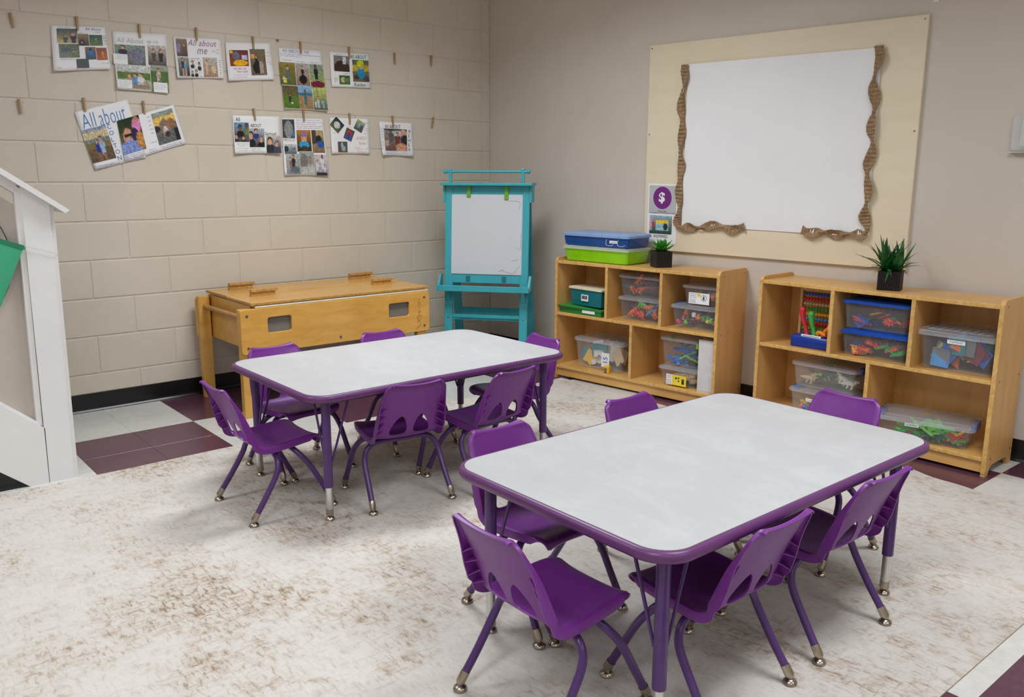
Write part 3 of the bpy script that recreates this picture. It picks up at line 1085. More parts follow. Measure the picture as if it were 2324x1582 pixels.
# toys -------------------------------------------------------------
def toy_mesh(kind, mat):
    m = MB()
    if kind == 'dino':
        pth = catmull([(-.052, 0, .012), (-.03, 0, .02), (0, 0, .03), (.02, 0, .034), (.032, 0, .048), (.046, 0, .05)], 4)
        n = len(pth)
        m.tube(pth, [.0025 + .0125 * sin(pi * min(1, (i / (n - 1)) * 1.12)) ** 1.3 + (.004 if i > n * .7 else 0) for i in range(n)], 8)
        for x, y in ((-.008, .009), (-.008, -.009), (.016, .008), (.016, -.008)):
            m.tube([(x, y, .028), (x + .003, y, .012), (x + .002, y, 0)], [.006, .0042, .005], 6)
    elif kind == 'cube':
        m.box(-.011, .011, -.011, .011, 0, .022, .002)
        m.lathe([(.005, .022), (.005, .026), (.003, .027)], 8)
    elif kind == 'gear':
        q = []
        for i in range(10):
            for k, r_ in ((0, .024), (.28, .024), (.4, .034), (.72, .034), (.85, .024)):
                a = 2 * pi * (i + k) / 10
                q.append((r_ * cos(a), r_ * sin(a)))
        m.prism(q, 0, .008)
        m.lathe([(.009, .008), (.009, .014), (.004, .014)], 10)
    elif kind == 'ring':
        for i in range(6):
            a = 2 * pi * i / 6
            c = (.017 * cos(a), .017 * sin(a))
            pth = [(c[0] + .009 * cos(b_ * pi / 4), c[1] + .009 * sin(b_ * pi / 4), .003) for b_ in range(9)]
            m.tube(pth, .0022, 5)
    elif kind == 'stick':
        m.box(-.06, .06, -.008, .008, 0, .008, .002)
        for i in range(5):
            m.box(-.05 + i * .022, -.038 + i * .022, -.006, .006, .008, .011)
    elif kind == 'brick':
        m.box(-.03, .03, -.016, .016, 0, .012, .0015)
        for i in range(6):
            for s_ in (-1, 1):
                m.box(-.029 + i * .01, -.023 + i * .01, s_ * .008 - .003, s_ * .008 + .003, .012, .020)
        for s_ in (-1, 1):
            for i in range(5):
                m.box(-.028 + i * .012, -.021 + i * .012, s_ * .019 - .003, s_ * .019 + .003, .002, .010)
    elif kind == 'tile':
        for a in ((-.037, .037, -.037, -.031), (-.037, .037, .031, .037), (-.037, -.031, -.031, .031), (.031, .037, -.031, .031)):
            m.box(a[0], a[1], a[2], a[3], 0, .006)
        m.box(-.031, .031, -.031, .031, .002, .004)
    elif kind == 'tri':
        m.prism([(-.037, -.026), (.037, -.026), (0, .04)], 0, .006)
        m.prism([(-.02, -.016), (.02, -.016), (0, .02)], .006, .0068)
    elif kind == 'card':
        m.prism([(-.03, -.04), (-.008, -.04), (-.006, -.033), (.006, -.033), (.008, -.04), (.03, -.04), (.03, .04), (-.03, .04)], 0, .003)
    elif kind == 'foam':
        m.box(-.05, .05, -.035, .035, 0, .008, .002)
        for i in range(8):
            for j in range(5):
                m.box(-.046 + i * .012, -.039 + i * .012, -.031 + j * .0135, -.024 + j * .0135, .008, .0095)
    elif kind == 'plank':
        m.box(-.035, .035, -.013, .013, 0, .013, .001)
    elif kind == 'peg':
        m.lathe([(.003, 0), (.004, .018), (.010, .019), (.011, .024), (.006, .028)], 10)
    elif kind == 'bear':
        m.lathe([(.004, 0), (.011, .004), (.013, .012), (.009, .02), (.0085, .024), (.009, .03), (.004, .035)], 10)
        for s_ in (-1, 1):
            m.tube([(s_ * .008, 0, .016), (s_ * .017, -.004, .018)], [.004, .003], 6)
            m.tube([(s_ * .006, 0, .033), (s_ * .008, 0, .037)], [.003, .002], 6)
    elif kind == 'arch':
        q = [(-.06, 0), (-.04, 0), (-.03, .03), (0, .042), (.03, .03), (.04, 0), (.06, 0), (.06, .06), (-.06, .06)]
        m.prism([(x, y - .03) for x, y in q], 0, .01)
    return m.mesh(kind, mat, smooth=45)
_tm = {}
TC = dict(orange=rgb(236, 112, 44), red=rgb(206, 40, 48), green=rgb(60, 168, 70), blue=rgb(36, 98, 196), purple=rgb(98, 50, 140), yellow=rgb(244, 196, 40), black=rgb(34, 34, 38), white=rgb(226, 224, 220), pink=rgb(232, 70, 130), teal=rgb(40, 140, 150), brown=rgb(150, 104, 74), tan=rgb(212, 186, 142), sky=rgb(70, 150, 214), lime=rgb(110, 200, 70), dkgreen=rgb(34, 84, 66), maroon=rgb(120, 34, 52), wood=rgb(206, 172, 128), grey=rgb(120, 122, 126))
def toys(bn, spec, where, group, seed, mode='pile'):
    e, ha, hd, hb = bn
    r_ = random.Random(seed)
    Mx = Matrix.Translation(e.location) @ Matrix.Rotation(e.rotation_euler.z, 4, 'Z')
    tot = sum(n for _, _, n, _ in spec)
    items = []
    for kind, colr, n, sc in spec:
        items += [(kind, colr, sc)] * n
    r_.shuffle(items)
    for i, (kind, colr, sc) in enumerate(items):
        key = (kind, colr)
        if key not in _tm:
            _tm[key] = toy_mesh(kind, plain('toy_' + colr, TC[colr], .4))
        rad = {'dino': .05, 'stick': .058, 'arch': .055, 'foam': .05, 'card': .042, 'tile': .045, 'tri': .04, 'brick': .034, 'plank': .036, 'gear': .034, 'ring': .03}.get(kind, .015) * sc
        ax = max(.004, ha - rad * .85); ay = max(.004, hd - rad * .75)
        # most lie against the front wall where the photo shows them
        x = ax * (2 * ((i * .618 + r_.random() * .3) % 1) - 1)
        y = -ay + (2 * ay) * (r_.random() ** 2.0)
        z = .012 + (hb * .62) * (((i * .382 + .13) % 1) * .9)
        if mode == 'upright':
            rt = (pi / 2 + r_.uniform(-.25, .1), r_.uniform(-.7, .7), r_.uniform(-.3, .3))
            z = min(z + .03 * sc, hb - rad)
        elif mode == 'flat':
            rt = (r_.uniform(-.3, .3), r_.uniform(-.3, .3), r_.uniform(0, 6.28))
        else:
            rt = (r_.uniform(-.5, .9), r_.uniform(-.5, .5), r_.uniform(-.9, .9) + (pi if r_.random() < .4 else 0))
        z = max(.010 + (rad * .8 if mode == 'upright' else .006), min(z, hb - (rad * .95 if mode == 'upright' else .05 * sc)))
        z = max(z, .012)
        p = Mx @ Vector((x, y, z))
        o = inst(_tm[key], 'toy_' + {'tri': 'triangle', 'ring': 'flower_link', 'stick': 'bar'}.get(kind, kind), None, p, None, (sc, sc, sc))
        o.rotation_euler = (Matrix.Rotation(e.rotation_euler.z, 3, 'Z') @ Matrix.Rotation(rt[2], 3, 'Z') @ Matrix.Rotation(rt[1], 3, 'Y') @ Matrix.Rotation(rt[0], 3, 'X')).to_euler()
        nm = {'dino': 'toy animal figure', 'cube': 'linking cube', 'gear': 'toy gear', 'ring': 'flower shaped link', 'stick': 'plastic bar', 'brick': 'bristle block', 'tile': 'square magnetic tile', 'tri': 'triangular magnetic tile', 'card': 'puzzle card', 'foam': 'bumpy foam plate', 'plank': 'wooden block', 'peg': 'toy peg', 'bear': 'counting bear', 'arch': 'toy arch piece'}[kind]
        colw = {'sky': 'light blue', 'dkgreen': 'dark green', 'lime': 'light green', 'wood': 'plain', 'tan': 'tan'}.get(colr, colr)
        tag(o, colw + ' ' + nm + ' ' + where, 'toy', group)

b = bin_('storage_bin', S1, .038, .522, .03, .265, .745, .842, 'lime green lidded bin on top of the left shelf, under the blue one', LIMETR, clear_plastic('lid_clear2', (.80, .86, .80, 1), .5, .2), .014)
b = bin_('storage_bin', S1, .032, .522, .03, .265, .8425, .924, 'blue lidded bin stacked on the lime green bin on the left shelf', BLUETR, clear_plastic('lid_blue', (.32, .48, .82, 1), .72, .2), .018, .008, tag_at=(.14, .034, .055, .016))
for s_ in (.105, .19):
    MB().tube(catmull([(s_ - .01, -.1205, .05), (s_ - .01, -.127, .02), (s_ + .02, -.127, .012), (s_ + .045, -.127, .02)], 4), .0028, 6).build('latch', CLEARLID, b[0])
# green game box and teal box
gx = tag(empty('game_box', SW(S1, .19, .135, .4214), S1[2] - pi / 2 - .03), 'flat green cardboard game box under the teal box on the left shelf', 'box')
q = MB().box(-.165, .165, -.115, .115, 0, .034, .002).build('box', plain('game_green', rgb(38, 128, 52), .5), gx)
MB().loft([[(-.17, -.12, .03), (.17, -.12, .03), (.17, .12, .03), (-.17, .12, .03)], [(-.175, -.14, .046), (.17, -.12, .036), (.17, .12, .048), (-.172, .12, .05)]]).build('lid', plain('game_green_lid', rgb(56, 142, 66), .45), gx)
MB().box(.02, .12, -.1195, -.1175, .012, .03).build('label', M_paper, gx)
tb = tag(empty('storage_box', SW(S1, .21, .13, .4725), S1[2] - pi / 2 - .10), 'teal plastic box with a cream lid on the left shelf', 'box')
M_tealbox = plain('teal_plastic', rgb(16, 112, 122), .35)
m = MB(); m.loft([[(x, y, z) for x, y in rrect(-.135 + k, .135 - k, -.085 + k, .085 - k, .012, 3)] for k, z in ((.008, 0), (0, .102))]); m.build('box', M_tealbox, tb, smooth=40)
m = MB(); m.loft([[(x, y, z) for x, y in rrect(-.142 + k, .142 - k, -.092 + k, .092 - k, .014, 3)] for k, z in ((0, .1), (0, .11), (.004, .113))]); m.build('lid', M_cream, tb, smooth=40)
lb = MB().box(-.03, .03, -.0865, -.0845, .03, .07).build('barcode_label', M_paper, tb)
m = MB(); r_ = random.Random(2)
x = -.024
while x < .022:
    wv = r_.choice((.0008, .0014, .002)); m.box(x, x + wv, -.0872, -.0865, .042, .064); x += wv + r_.choice((.0008, .0014))
m.build('print', M_dark, lb)
b = bin_('storage_bin', S1, .455, .762, .05, .27, .565, .695, 'clear lidded bin of toy dinosaurs, upper one in the left shelf middle cubby', tag_at=None)
toys(b, [('dino', 'orange', 6, 1.0), ('dino', 'maroon', 3, 1), ('dino', 'dkgreen', 4, 1.1)], 'in the upper dinosaur bin of the left shelf', 'figures in the dinosaur bin', 11)
b = bin_('storage_bin', S1, .455, .762, .05, .27, .4215, .5645, 'clear lidded bin of colourful animal figures, lower one in the left shelf middle cubby')
toys(b, [('dino', 'orange', 4, .9), ('dino', 'lime', 4, .9), ('dino', 'red', 3, .9), ('dino', 'purple', 4, .9), ('dino', 'sky', 3, .9), ('dino', 'maroon', 2, .9)], 'in the lower animal bin of the left shelf', 'figures in the animal bin', 12)
b = bin_('storage_bin', S1, .888, 1.118, .06, .25, .5585, .672, 'small clear bin with a printed label in the left shelf right cubby', lidh=.014)
lb = MB().box(-.075, .055, -.0965, -.0955, .008, .07).build('label', M_paper, b[0])
m = MB().lathe([(.0175, 0), (.0175, .0006)], 20, (.02, -.0966, .044), Matrix.Rotation(pi / 2, 3, 'X')); m.build('emblem_ring', plain('emblem_green', rgb(40, 130, 90), .5), lb)
m = MB().lathe([(.0148, 0), (.0148, .0004)], 20, (.02, -.0971, .044), Matrix.Rotation(pi / 2, 3, 'X')); m.build('emblem_disc', M_paper, lb)
m = MB().box(.014, .026, -.0978, -.0974, .033, .047).box(.016, .024, -.0978, -.0974, .047, .055); m.build('emblem_figure', plain('emblem_fig', rgb(96, 70, 120), .6), lb)
MB().box(-.02, .0, -.097, -.0966, .05, .066).build('print_yellow', plain('print_yellow', rgb(244, 196, 40), .5), lb)
m = MB()
for zz in (.062, .052, .042, .03, .022, .015):
    zig(m, [(-.068, -.0969, zz), (-.025 if zz > .04 else -.03, -.0969, zz)], .0022, .0009, seed=int(zz * 999))
m.build('print', M_dark, lb)
toys(b, [('cube', 'white', 6, 1.2), ('bear', 'grey', 5, 1.1), ('cube', 'pink', 1, 1.1), ('bear', 'red', 2, 1), ('cube', 'orange', 2, 1)], 'in the small labelled bin of the left shelf', 'pieces in the small labelled bin', 13)
b = bin_('storage_bin', S1, .83, 1.122, .04, .27, .4215, .558, 'clear lidded bin of mixed counters under the small labelled bin', hnd=[(-1, M_bluelid)])
toys(b, [('cube', c_, 3, 1) for c_ in ('white', 'blue', 'orange', 'green', 'purple', 'black')] + [('bear', c_, 3, .9) for c_ in ('pink', 'yellow', 'orange', 'red', 'dkgreen', 'lime')], 'in the mixed counter bin of the left shelf', 'counters in the mixed counter bin', 14)
b = bin_('storage_bin', S1, .118, .485, .06, .27, .0825, .275, 'large clear bin of number puzzle cards at the bottom of the left shelf', MILK, lidh=.02)
toys(b, [('card', 'white', 9, 1.25), ('card', 'tan', 6, 1.2), ('foam', 'teal', 3, 1.15), ('card', 'yellow', 1, 1.1)], 'in the puzzle card bin of the left shelf', 'puzzle cards in the bottom bin', 15, 'upright')
# the card with the number 15, leaning at the front of the bin
cd_ = tag(empty('number_card', SW(S1, .355, .0665, .105), S1[2] - pi / 2), 'white puzzle card with the number fifteen at the front of the bottom bin', 'card')
MB().box(-.03, .03, -.0008, .0008, 0, .09).build('card', M_paper, cd_)
V, F, tw, thh = text_mesh('15', 0, 1, .01)
s_ = .034 / thh
m = MB(); m.v = [(.012 - (thh * s_) / 2 + .012 - y * s_ + .01, -.0012, .03 + x * s_) for x, y in V]; m.f = [f[::-1] for f in F]; m.mi = [0] * len(F)
m.build('number', plain('number_blue', rgb(36, 116, 196), .5), cd_)
ty = tag(empty('toy_vehicle', SW(S1, .395, .035, .0822), S1[2] - pi / 2 + .1), 'small yellow and grey toy in front of the puzzle card bin', 'toy')
MB().box(-.018, .018, -.012, .012, 0, .044, .004).build('body', plain('toy_yellow_body', rgb(240, 184, 20), .4), ty)
MB().box(-.013, .004, -.015, -.010, .002, .032, .003).build('face', plain('toy_grey_face', rgb(104, 98, 98), .5), ty)
b = bin_('storage_bin', S1, .77, 1.008, .04, .26, .1965, .366, 'clear bin of blue bars with green latches at the bottom of the left shelf', hnd=None)
for sx in (-1, 1):
    MB().box(sx * .118 - .008, sx * .118 + .008, -.02 - .09 * (sx > 0), .03 - .09 * (sx > 0), .12, .152, .004).build('latch', plain('lime_latch', rgb(112, 190, 40), .4), b[0])
toys(b, [('stick', 'blue', 9, 1.0), ('stick', 'sky', 7, 1.0), ('stick', 'lime', 2, .9), ('cube', 'blue', 5, 1), ('stick', 'white', 2, .8)], 'in the blue bar bin of the left shelf', 'bars in the green latched bin', 16)
b = bin_('storage_bin', S1, .768, 1.012, .035, .26, .0825, .1955, 'clear bin of wooden blocks with a yellow label at the bottom of the left shelf', lidh=.014)
toys(b, [('plank', 'wood', 18, 1.1), ('plank', 'tan', 8, 1)], 'in the wooden block bin of the left shelf', 'wooden blocks in the yellow labelled bin', 17)
lb = MB().box(-.07, .062, -.115, -.114, .008, .068).build('label', plain('label_yellow', rgb(240, 214, 60), .5), b[0])
MB().box(-.07, -.03, -.1155, -.115, .008, .068).build('label_white', M_paper, lb)
m = MB()
for zz in (.058, .048, .034, .024, .015):
    zig(m, [(-.066, -.116, zz), (-.034, -.116, zz)], .0022, .0009, seed=int(zz * 999))
m.build('print', M_dark, lb)
m = MB()
for x, z, s_ in ((-.005, .05, 1), (.012, .035, .8), (.012, .052, .8), (.04, .03, 1.2)):
    m.lathe([(.0065 * s_, 0), (.0065 * s_, .0006)], 12, (x, -.1151, z), Matrix.Rotation(pi / 2, 3, 'X'))
m.box(.032, .048, -.1157, -.1151, .02, .05)
m.build('pictures', plain('label_picture', rgb(52, 70, 44), .6), lb)
bd = tag(empty('magazine_file', SW(S1, 1.075, .14, .0824), S1[2] - pi / 2), 'tall white file box standing at the right end of the left shelf bottom', 'file box')
MB().prism([(-.115, 0), (.115, 0), (.115, .305), (-.115, .295)], -.048, .05, Matrix(((0, 0, 1, 0), (1, 0, 0, 0), (0, 1, 0, 0), (0, 0, 0, 1)))).build('box', plain('file_white', rgb(206, 204, 206), .5), bd)
MB().box(-.046, .048, -.1165, -.115, .01, .285).build('front_flap', plain('file_white2', rgb(214, 212, 214), .5), bd)

# right shelf
def abacus():
    e = tag(empty('abacus', SW(S2, .275, .165, .4214), S2[2] - pi / 2), 'wooden abacus with coloured beads in the right shelf', 'abacus')
    M_ab = wood('abacus_wood', rgb(196, 150, 96), rgb(220, 180, 128), (8, 8, 1), .45)
    W2, Hh = .125, .285
    for x in (-W2, W2):
        MB().box(x - .007, x + .007, -.014, .014, 0, Hh, .002).build('frame_side', M_ab, e)
    for z in (.006, Hh - .014):
        MB().box(-W2 + .007, W2 - .007, -.012, .012, z, z + .014, .002).build('frame_bar', M_ab, e)
    cols = ['blue', 'red', 'tan', 'green', 'yellow', 'sky', 'red', 'green', 'blue', 'yellow']
    for i, c_ in enumerate(cols):
        z = Hh - .03 - i * .0255
        MB().tube([(-W2, 0, z), (W2, 0, z)], .0014, 6).build('rod', M_screw, e)
        m = MB()
        for k in range(10):
            x = -W2 + .017 + k * .0165 + (.004 if k > 6 and i % 2 else 0)
            m.lathe([(.003, -.0078), (.0085, -.004), (.0095, 0), (.0085, .004), (.003, .0078)], 8, (x, 0, z), Matrix.Rotation(pi / 2, 3, 'Y'))
        bo = m.build('beads', plain('toy_' + c_, TC[c_], .4), e, smooth=60)
        bo['kind'] = 'stuff'
abacus()
cy = tag(empty('tong_caddy', SW(S2, .275, .085, .4214), S2[2] - pi / 2 + .02), 'royal blue caddy block with a white label in front of the abacus', 'caddy')
m = MB(); m.loft([[(x, y, z) for x, y in rrect(-.108 + k, .108 - k, -.045 + k * 1.6, .045 - k, .012, 4)] for k, z in ((.002, 0), (0, .004), (0, .045), (.004, .056), (.012, .06))]); m.build('block', M_royal, cy, smooth=40)
lb = MB().box(-.052, .052, -.0375, -.034, .0548, .0665).build('label', M_paper, cy)
lb.rotation_euler = (-.0, 0, 0)
m = MB(); zig(m, [(-.045, -.0382, .0605), (.045, -.0382, .0605)], .002, .001); m.build('print', M_dark, lb)
def tong(x, y, colr, lean, hh, lb, tw_=0):
    e = tag(empty('tongs', SW(S2, .275 + x, .085 + y, .482), S2[2] - pi / 2 + tw_), lb, 'tongs', 'play tongs in the blue caddy')
    pth = catmull([(0, 0, 0), (lean * .3, 0, hh * .3), (lean * .7, -.004, hh * .6), (lean, -.004, hh)], 5)
    n = len(pth)
    MB().tube(pth, [.013 - .005 * sin(pi * i / (n - 1)) + .003 * (i / n) for i in range(n)], 10).build('handle', plain('toy_' + colr, TC[colr], .3), e, smooth=60)
    MB().lathe([(.004, -.02), (.012, -.014), (.0165, 0), (.015, .012), (.007, .02)], 12, (lean, -.004, hh + .004)).build('grip', plain('toy_' + colr, TC[colr], .3), e, smooth=60)
tong(-.04, -.005, 'red', -.03, .115, 'red play tongs standing in the blue caddy')
tong(.004, -.01, 'green', -.022, .098, 'green play tongs standing in the blue caddy')
def claw(x, y, lb, s_):
    e = tag(empty('tongs', SW(S2, .275 + x, .085 + y, .482), S2[2] - pi / 2), lb, 'tongs', 'play tongs in the blue caddy')
    M_o = plain('toy_orangey', rgb(240, 132, 28), .35)
    MB().tube(catmull([(-.022 * s_, 0, .012), (-.012, 0, .02), (.004, 0, .012), (.02, 0, .014)], 4), .011, 10).build('jaw', M_o, e, smooth=60)
    MB().tube(catmull([(.0, 0, .004), (.012, 0, .03), (.03 * s_, 0, .05), (.042 * s_, .004, .085)], 4), [.009] * 13, 10).build('handle', M_o, e, smooth=60)
    MB().lathe([(.006, -.012), (.013, 0), (.006, .014)], 10, (-.022 * s_, -.004, .016)).build('tip', M_o, e, smooth=60)
claw(.048, -.012, 'orange play tongs lying nearest on the blue caddy', 1)
claw(.078, .02, 'orange play tongs standing at the right of the blue caddy', .6)
b = bin_('storage_bin', S2, .437, .752, .035, .265, .5505, .694, 'clear bin with a blue lid holding gears and links, upper one in the right shelf', lid=M_bluelid, lidh=.014)
toys(b, [('gear', 'purple', 4, .9), ('ring', 'yellow', 3, 1.1), ('ring', 'orange', 5, 1.1), ('brick', 'green', 3, 1), ('brick', 'blue', 3, 1), ('gear', 'red', 4, .9), ('stick', 'orange', 3, .8), ('stick', 'red', 3, .8)], 'in the upper blue lidded bin of the right shelf', 'links in the upper blue lidded bin', 21)
b = bin_('storage_bin', S2, .437, .757, .035, .265, .4215, .549, 'clear bin with a blue lid holding bristle blocks, lower one in the right shelf', lid=M_bluelid, lidh=.014)
toys(b, [('brick', 'red', 6, 1.1), ('brick', 'orange', 5, 1.1), ('brick', 'green', 5, 1.05), ('brick', 'blue', 3, 1.35), ('brick', 'yellow', 3, 1.1), ('gear', 'orange', 2, 1)], 'in the lower blue lidded bin of the right shelf', 'bristle blocks in the lower blue lidded bin', 22)
b = bin_('storage_bin', S2, .808, 1.122, .03, .27, .4215, .605, 'large clear bin of magnetic tiles in the right shelf upper cubby', lidh=.024, over=.012, tag_at=(.0, .136, .075, .017))
m = MB()
for i in range(9):
    m.box(-.15 + i * .0335, -.144 + i * .0335, -.115, .11, .181, .185)
m.build('lid_ribs', CLEARLID, b[0])
toys(b, [('tile', 'teal', 4, 1.1), ('tile', 'sky', 4, 1), ('tri', 'yellow', 2, 1.1), ('tri', 'orange', 3, 1), ('tile', 'blue', 4, 1), ('tile', 'maroon', 3, 1), ('tile', 'purple', 3, 1), ('tile', 'grey', 3, 1)], 'in the magnetic tile bin of the right shelf', 'tiles in the magnetic tile bin', 23, 'upright')
b = bin_('storage_bin', S2, .19, .52, .045, .265, .2155, .352, 'clear bin of brown animal figures in the right shelf lower left, upper one', MILK, hnd=[(1, M_navy)])
toys(b, [('dino', 'brown', 6, 1), ('dino', 'tan', 4, .9), ('dino', 'lime', 3, .9), ('dino', 'black', 3, .9), ('dino', 'white', 2, .9)], 'in the animal bin at the bottom of the right shelf', 'animals in the lower left bin', 24)
b = bin_('storage_bin', S2, .185, .52, .04, .265, .0825, .2145, 'clear bin of small pegs in the right shelf lower left, beneath the animal bin', MILK, hnd=[(-1, M_bluelid)], tag_at=(-.05, .075, .05, .016))
toys(b, [('peg', c_, 6, 1.2) for c_ in ('purple', 'red', 'yellow', 'orange', 'blue')], 'in the peg bin at the bottom of the right shelf', 'pegs in the lower left bin', 25)
b = bin_('storage_bin', S2, .655, 1.045, .0, .225, .0825, .196, 'clear bin of green gears with blue handles at the bottom of the right shelf', hnd=[(-1, M_bluelid), (1, M_bluelid)], rot=.20, lidh=.02, over=.014, tag_at=(-.045, .078, .06, .016))
toys(b, [('gear', 'green', 7, 1.2), ('gear', 'dkgreen', 4, 1.2), ('arch', 'lime', 6, 1), ('stick', 'lime', 5, 1), ('gear', 'yellow', 1, 1.25), ('brick', 'red', 4, .9), ('stick', 'red', 3, .9)], 'in the gear bin at the bottom of the right shelf', 'gears in the blue handled bin', 26)
MB().box(-.02, .01, .0, .02, .1135, .115).build('sticker', plain('orange_sticker', rgb(196, 128, 50), .5), b[0])
MB().box(.176, .1765, -.05, -.01, .03, .075).build('sticker', plain('pale_sticker', rgb(190, 176, 160), .6), b[0])

# ------------------------------------------------------------------ plants
def pot(e, s, h):
    n = 9
    def ring(hs, z):
        q = []
        for k in range(4):
            ang = k * pi / 2
            for i in range(n * 4):
                t_ = i / (n * 4)
                x = -hs + 2 * hs * t_
                d = hs + .0022 * (1 if (i % 4) in (1, 2) else -.4)
                p = Vector((x, -d))
                p = Vector((p.x * cos(ang) - p.y * sin(ang), p.x * sin(ang) + p.y * cos(ang)))
                q.append((p.x, p.y, z))
        return q
    m = MB()
    m.loft([ring(s, 0), ring(s, h), ring(s - .006, h), ring(s - .006, h - .012)])
    m.build('pot', M_pot, e)
def succulent():
    e = tag(empty('potted_succulent', SW(S1, .69, .13, .7452), S1[2] - pi / 2 - .62), 'green succulent in a black cube pot on the left shelf', 'plant')
    pot(e, .0475, .092)
    m = MB()
    L = []
    for t_ in (0, .15, .35, .55, .75, .9, 1):
        wv = .017 * sin(pi * (.12 + .88 * t_) ** .8) + .001
        L.append([(wv * cos(a) * 1.0, t_ * .075, .012 * (1 - t_) * 0 + .0055 * sin(a) * (1 - t_ * .6) + .018 * t_ * t_) for a in [2 * pi * k / 8 for k in range(8)]])
    m.loft(L)
    me = m.mesh('leaf', M_succ, smooth=60)
    for ringi, (n, pitch, sc, z) in enumerate(((8, .22, 1.0, .092), (8, .5, .95, .1), (7, .85, .8, .105), (5, 1.2, .6, .108))):
        for i in range(n):
            a = 2 * pi * (i + .5 * (ringi % 2)) / n + ringi * .3
            inst(me, 'leaf', e, (0, 0, z), (Matrix.Rotation(a, 3, 'Z') @ Matrix.Rotation(pitch, 3, 'X')).to_euler(), (sc, sc * (1 + .1 * sin(i * 3)), sc))
succulent()
def spiky():
    e = tag(empty('potted_plant', SW(S2, .612, .12, .7452), S2[2] - pi / 2 + .28), 'spiky green plant in a ribbed black pot on the right shelf', 'plant')
    pot(e, .0475, .088)
    blades = []
    for k, (ln, curl, wd) in enumerate(((.16, .2, .017), (.19, .5, .016), (.17, .9, .015), (.21, .1, .014), (.15, 1.3, .012), (.18, 1.7, .010))):
        m = MB()
        n = 10
        ang = 0
        p = Vector((0, 0, 0))
        L = []
        for i in range(n + 1):
            t_ = i / n
            wv = wd * (sin(pi * min(1, .18 + t_ * .55)) * (1 - t_ ** 2.2)) + .0004
            d = Vector((0, sin(ang), cos(ang)))
            nn = Vector((0, -cos(ang), sin(ang)))
            L.append([p + Vector((-wv, 0, 0)) + nn * .25 * wv, p + nn * -.1 * wv - nn * .0006, p + Vector((wv, 0, 0)) + nn * .25 * wv, p + nn * -.1 * wv + nn * .0008])
            p = p + d * (ln / n)
            ang += curl / n
        m.loft(L)
        blades.append(m.mesh('leaf', M_leaf, smooth=60))
    r_ = random.Random(5)
    for i in range(54):
        t_ = i / 54
        a = i * 2.39996
        out = .12 + 1.0 * t_ + r_.uniform(-.1, .12)
        k = r_.choice((0, 1, 3)) if t_ < .45 else (r_.choice((1, 2, 4)) if t_ < .85 else r_.choice((4, 5, 2)))
        sc = r_.uniform(.7, 1.0) * (.95 if t_ < .4 else .85)
        cx = (-.02 if i % 3 else .025)
        inst(blades[k], 'leaf', e, (cx + .012 * cos(a), .006 * sin(a), .084), (Matrix.Rotation(a, 3, 'Z') @ Matrix.Rotation(-out, 3, 'X')).to_euler(), (sc, sc, sc))
spiky()

# ------------------------------------------------------------------ bulletin board on the right wall
def RW(y, z, off):
    """point on the right wall at world y, height z, 'off' metres in front"""
    n = Vector((-cos(WANG), -sin(WANG), 0))
    return Vector((-WS * y, y, z)) + n * off
BY0, BY1 = -1.408, -2.972
def bz(y, top):
    k = (y - BY0) / (BY1 - BY0)
    return (2.004 - .02 * k) if top else (.8215 + .0 * k)
bb = MB()
cs = [(BY0, bz(BY0, 0)), (BY1, bz(BY1, 0)), (BY1, bz(BY1, 1)), (BY0, bz(BY0, 1))]
bb.loft([[RW(y, z, .001) for y, z in cs], [RW(y, z, .017) for y, z in cs], [RW(y + (.003 if y < -2 else -.003), z + (.003 if z < 1 else -.003), .019) for y, z in cs]])
board = tag(bb.build('bulletin_board', M_board), 'large beige bulletin board covered with white paper on the right wall', 'bulletin board')
# white paper, slightly wavy
def pap(u, v):
    y = -1.685 + (-2.775 + 1.685) * u
    z0 = .978 + (.970 - .978) * u
    z1 = 1.876 + (1.859 - 1.876) * u
    z = z0 + (z1 - z0) * v
    off = .0250 + .0025 * sin(u * 9 + v * 3) * (1 - v) + .002 * sin(v * 14 + u * 2) * u
    return RW(y, z, off)
MB().grid(pap, 30, 24).build('backing_paper', M_paper, board, smooth=80)
def ruffle(path, seed):
    """crinkled kraft paper border following (y,z) points"""
    r_ = random.Random(seed)
    P = catmull([(y, z, 0) for y, z in path], 14)
    n = len(P)
    ph = r_.random() * 6
    rows = []
    wphase = 0
    for i in range(n):
        a = P[max(0, i - 1)]; c = P[min(n - 1, i + 1)]
        t_ = (c - a).normalized()
        nn = Vector((-t_.y, t_.x, 0))
        wphase += .16 + r_.uniform(-.02, .05)
        end = min(1, min(i, n - 1 - i) / 9)
        hw = .0245 * (1 - end * .62 * (.5 + .5 * cos(wphase * 1.55)) ** 1.6) * r_.uniform(.93, 1.06)
        tw = end * (sin(wphase * .78 + ph) * .9)
        wob = end * .007 * sin(wphase * 1.1 + ph)
        row = []
        for k in range(7):
            s_ = -1 + 2 * k / 6
            bul = .012 + .013 * end * sin(wphase * 1.55 + 1) * (1 - abs(s_)) + tw * s_ * .010 + .0035 * ((i % 3) - 1) * (1 if k % 2 else .4)
            q = P[i] + nn * (s_ * hw + wob)
            row.append(RW(q.x, q.y, .0265 + max(0.0, bul)))
        rows.append(row)
    m = MB()
    for r0 in rows:
        m.v += [tuple(p) for p in r0]
    for i in range(n - 1):
        for k in range(6):
            b_ = i * 7 + k
            m.face((b_, b_ + 1, b_ + 8, b_ + 7))
    o = m.build('ruffled_border', M_kraft, board)
    md = o.modifiers.new('s', 'SOLIDIFY'); md.thickness = .0012
    return o
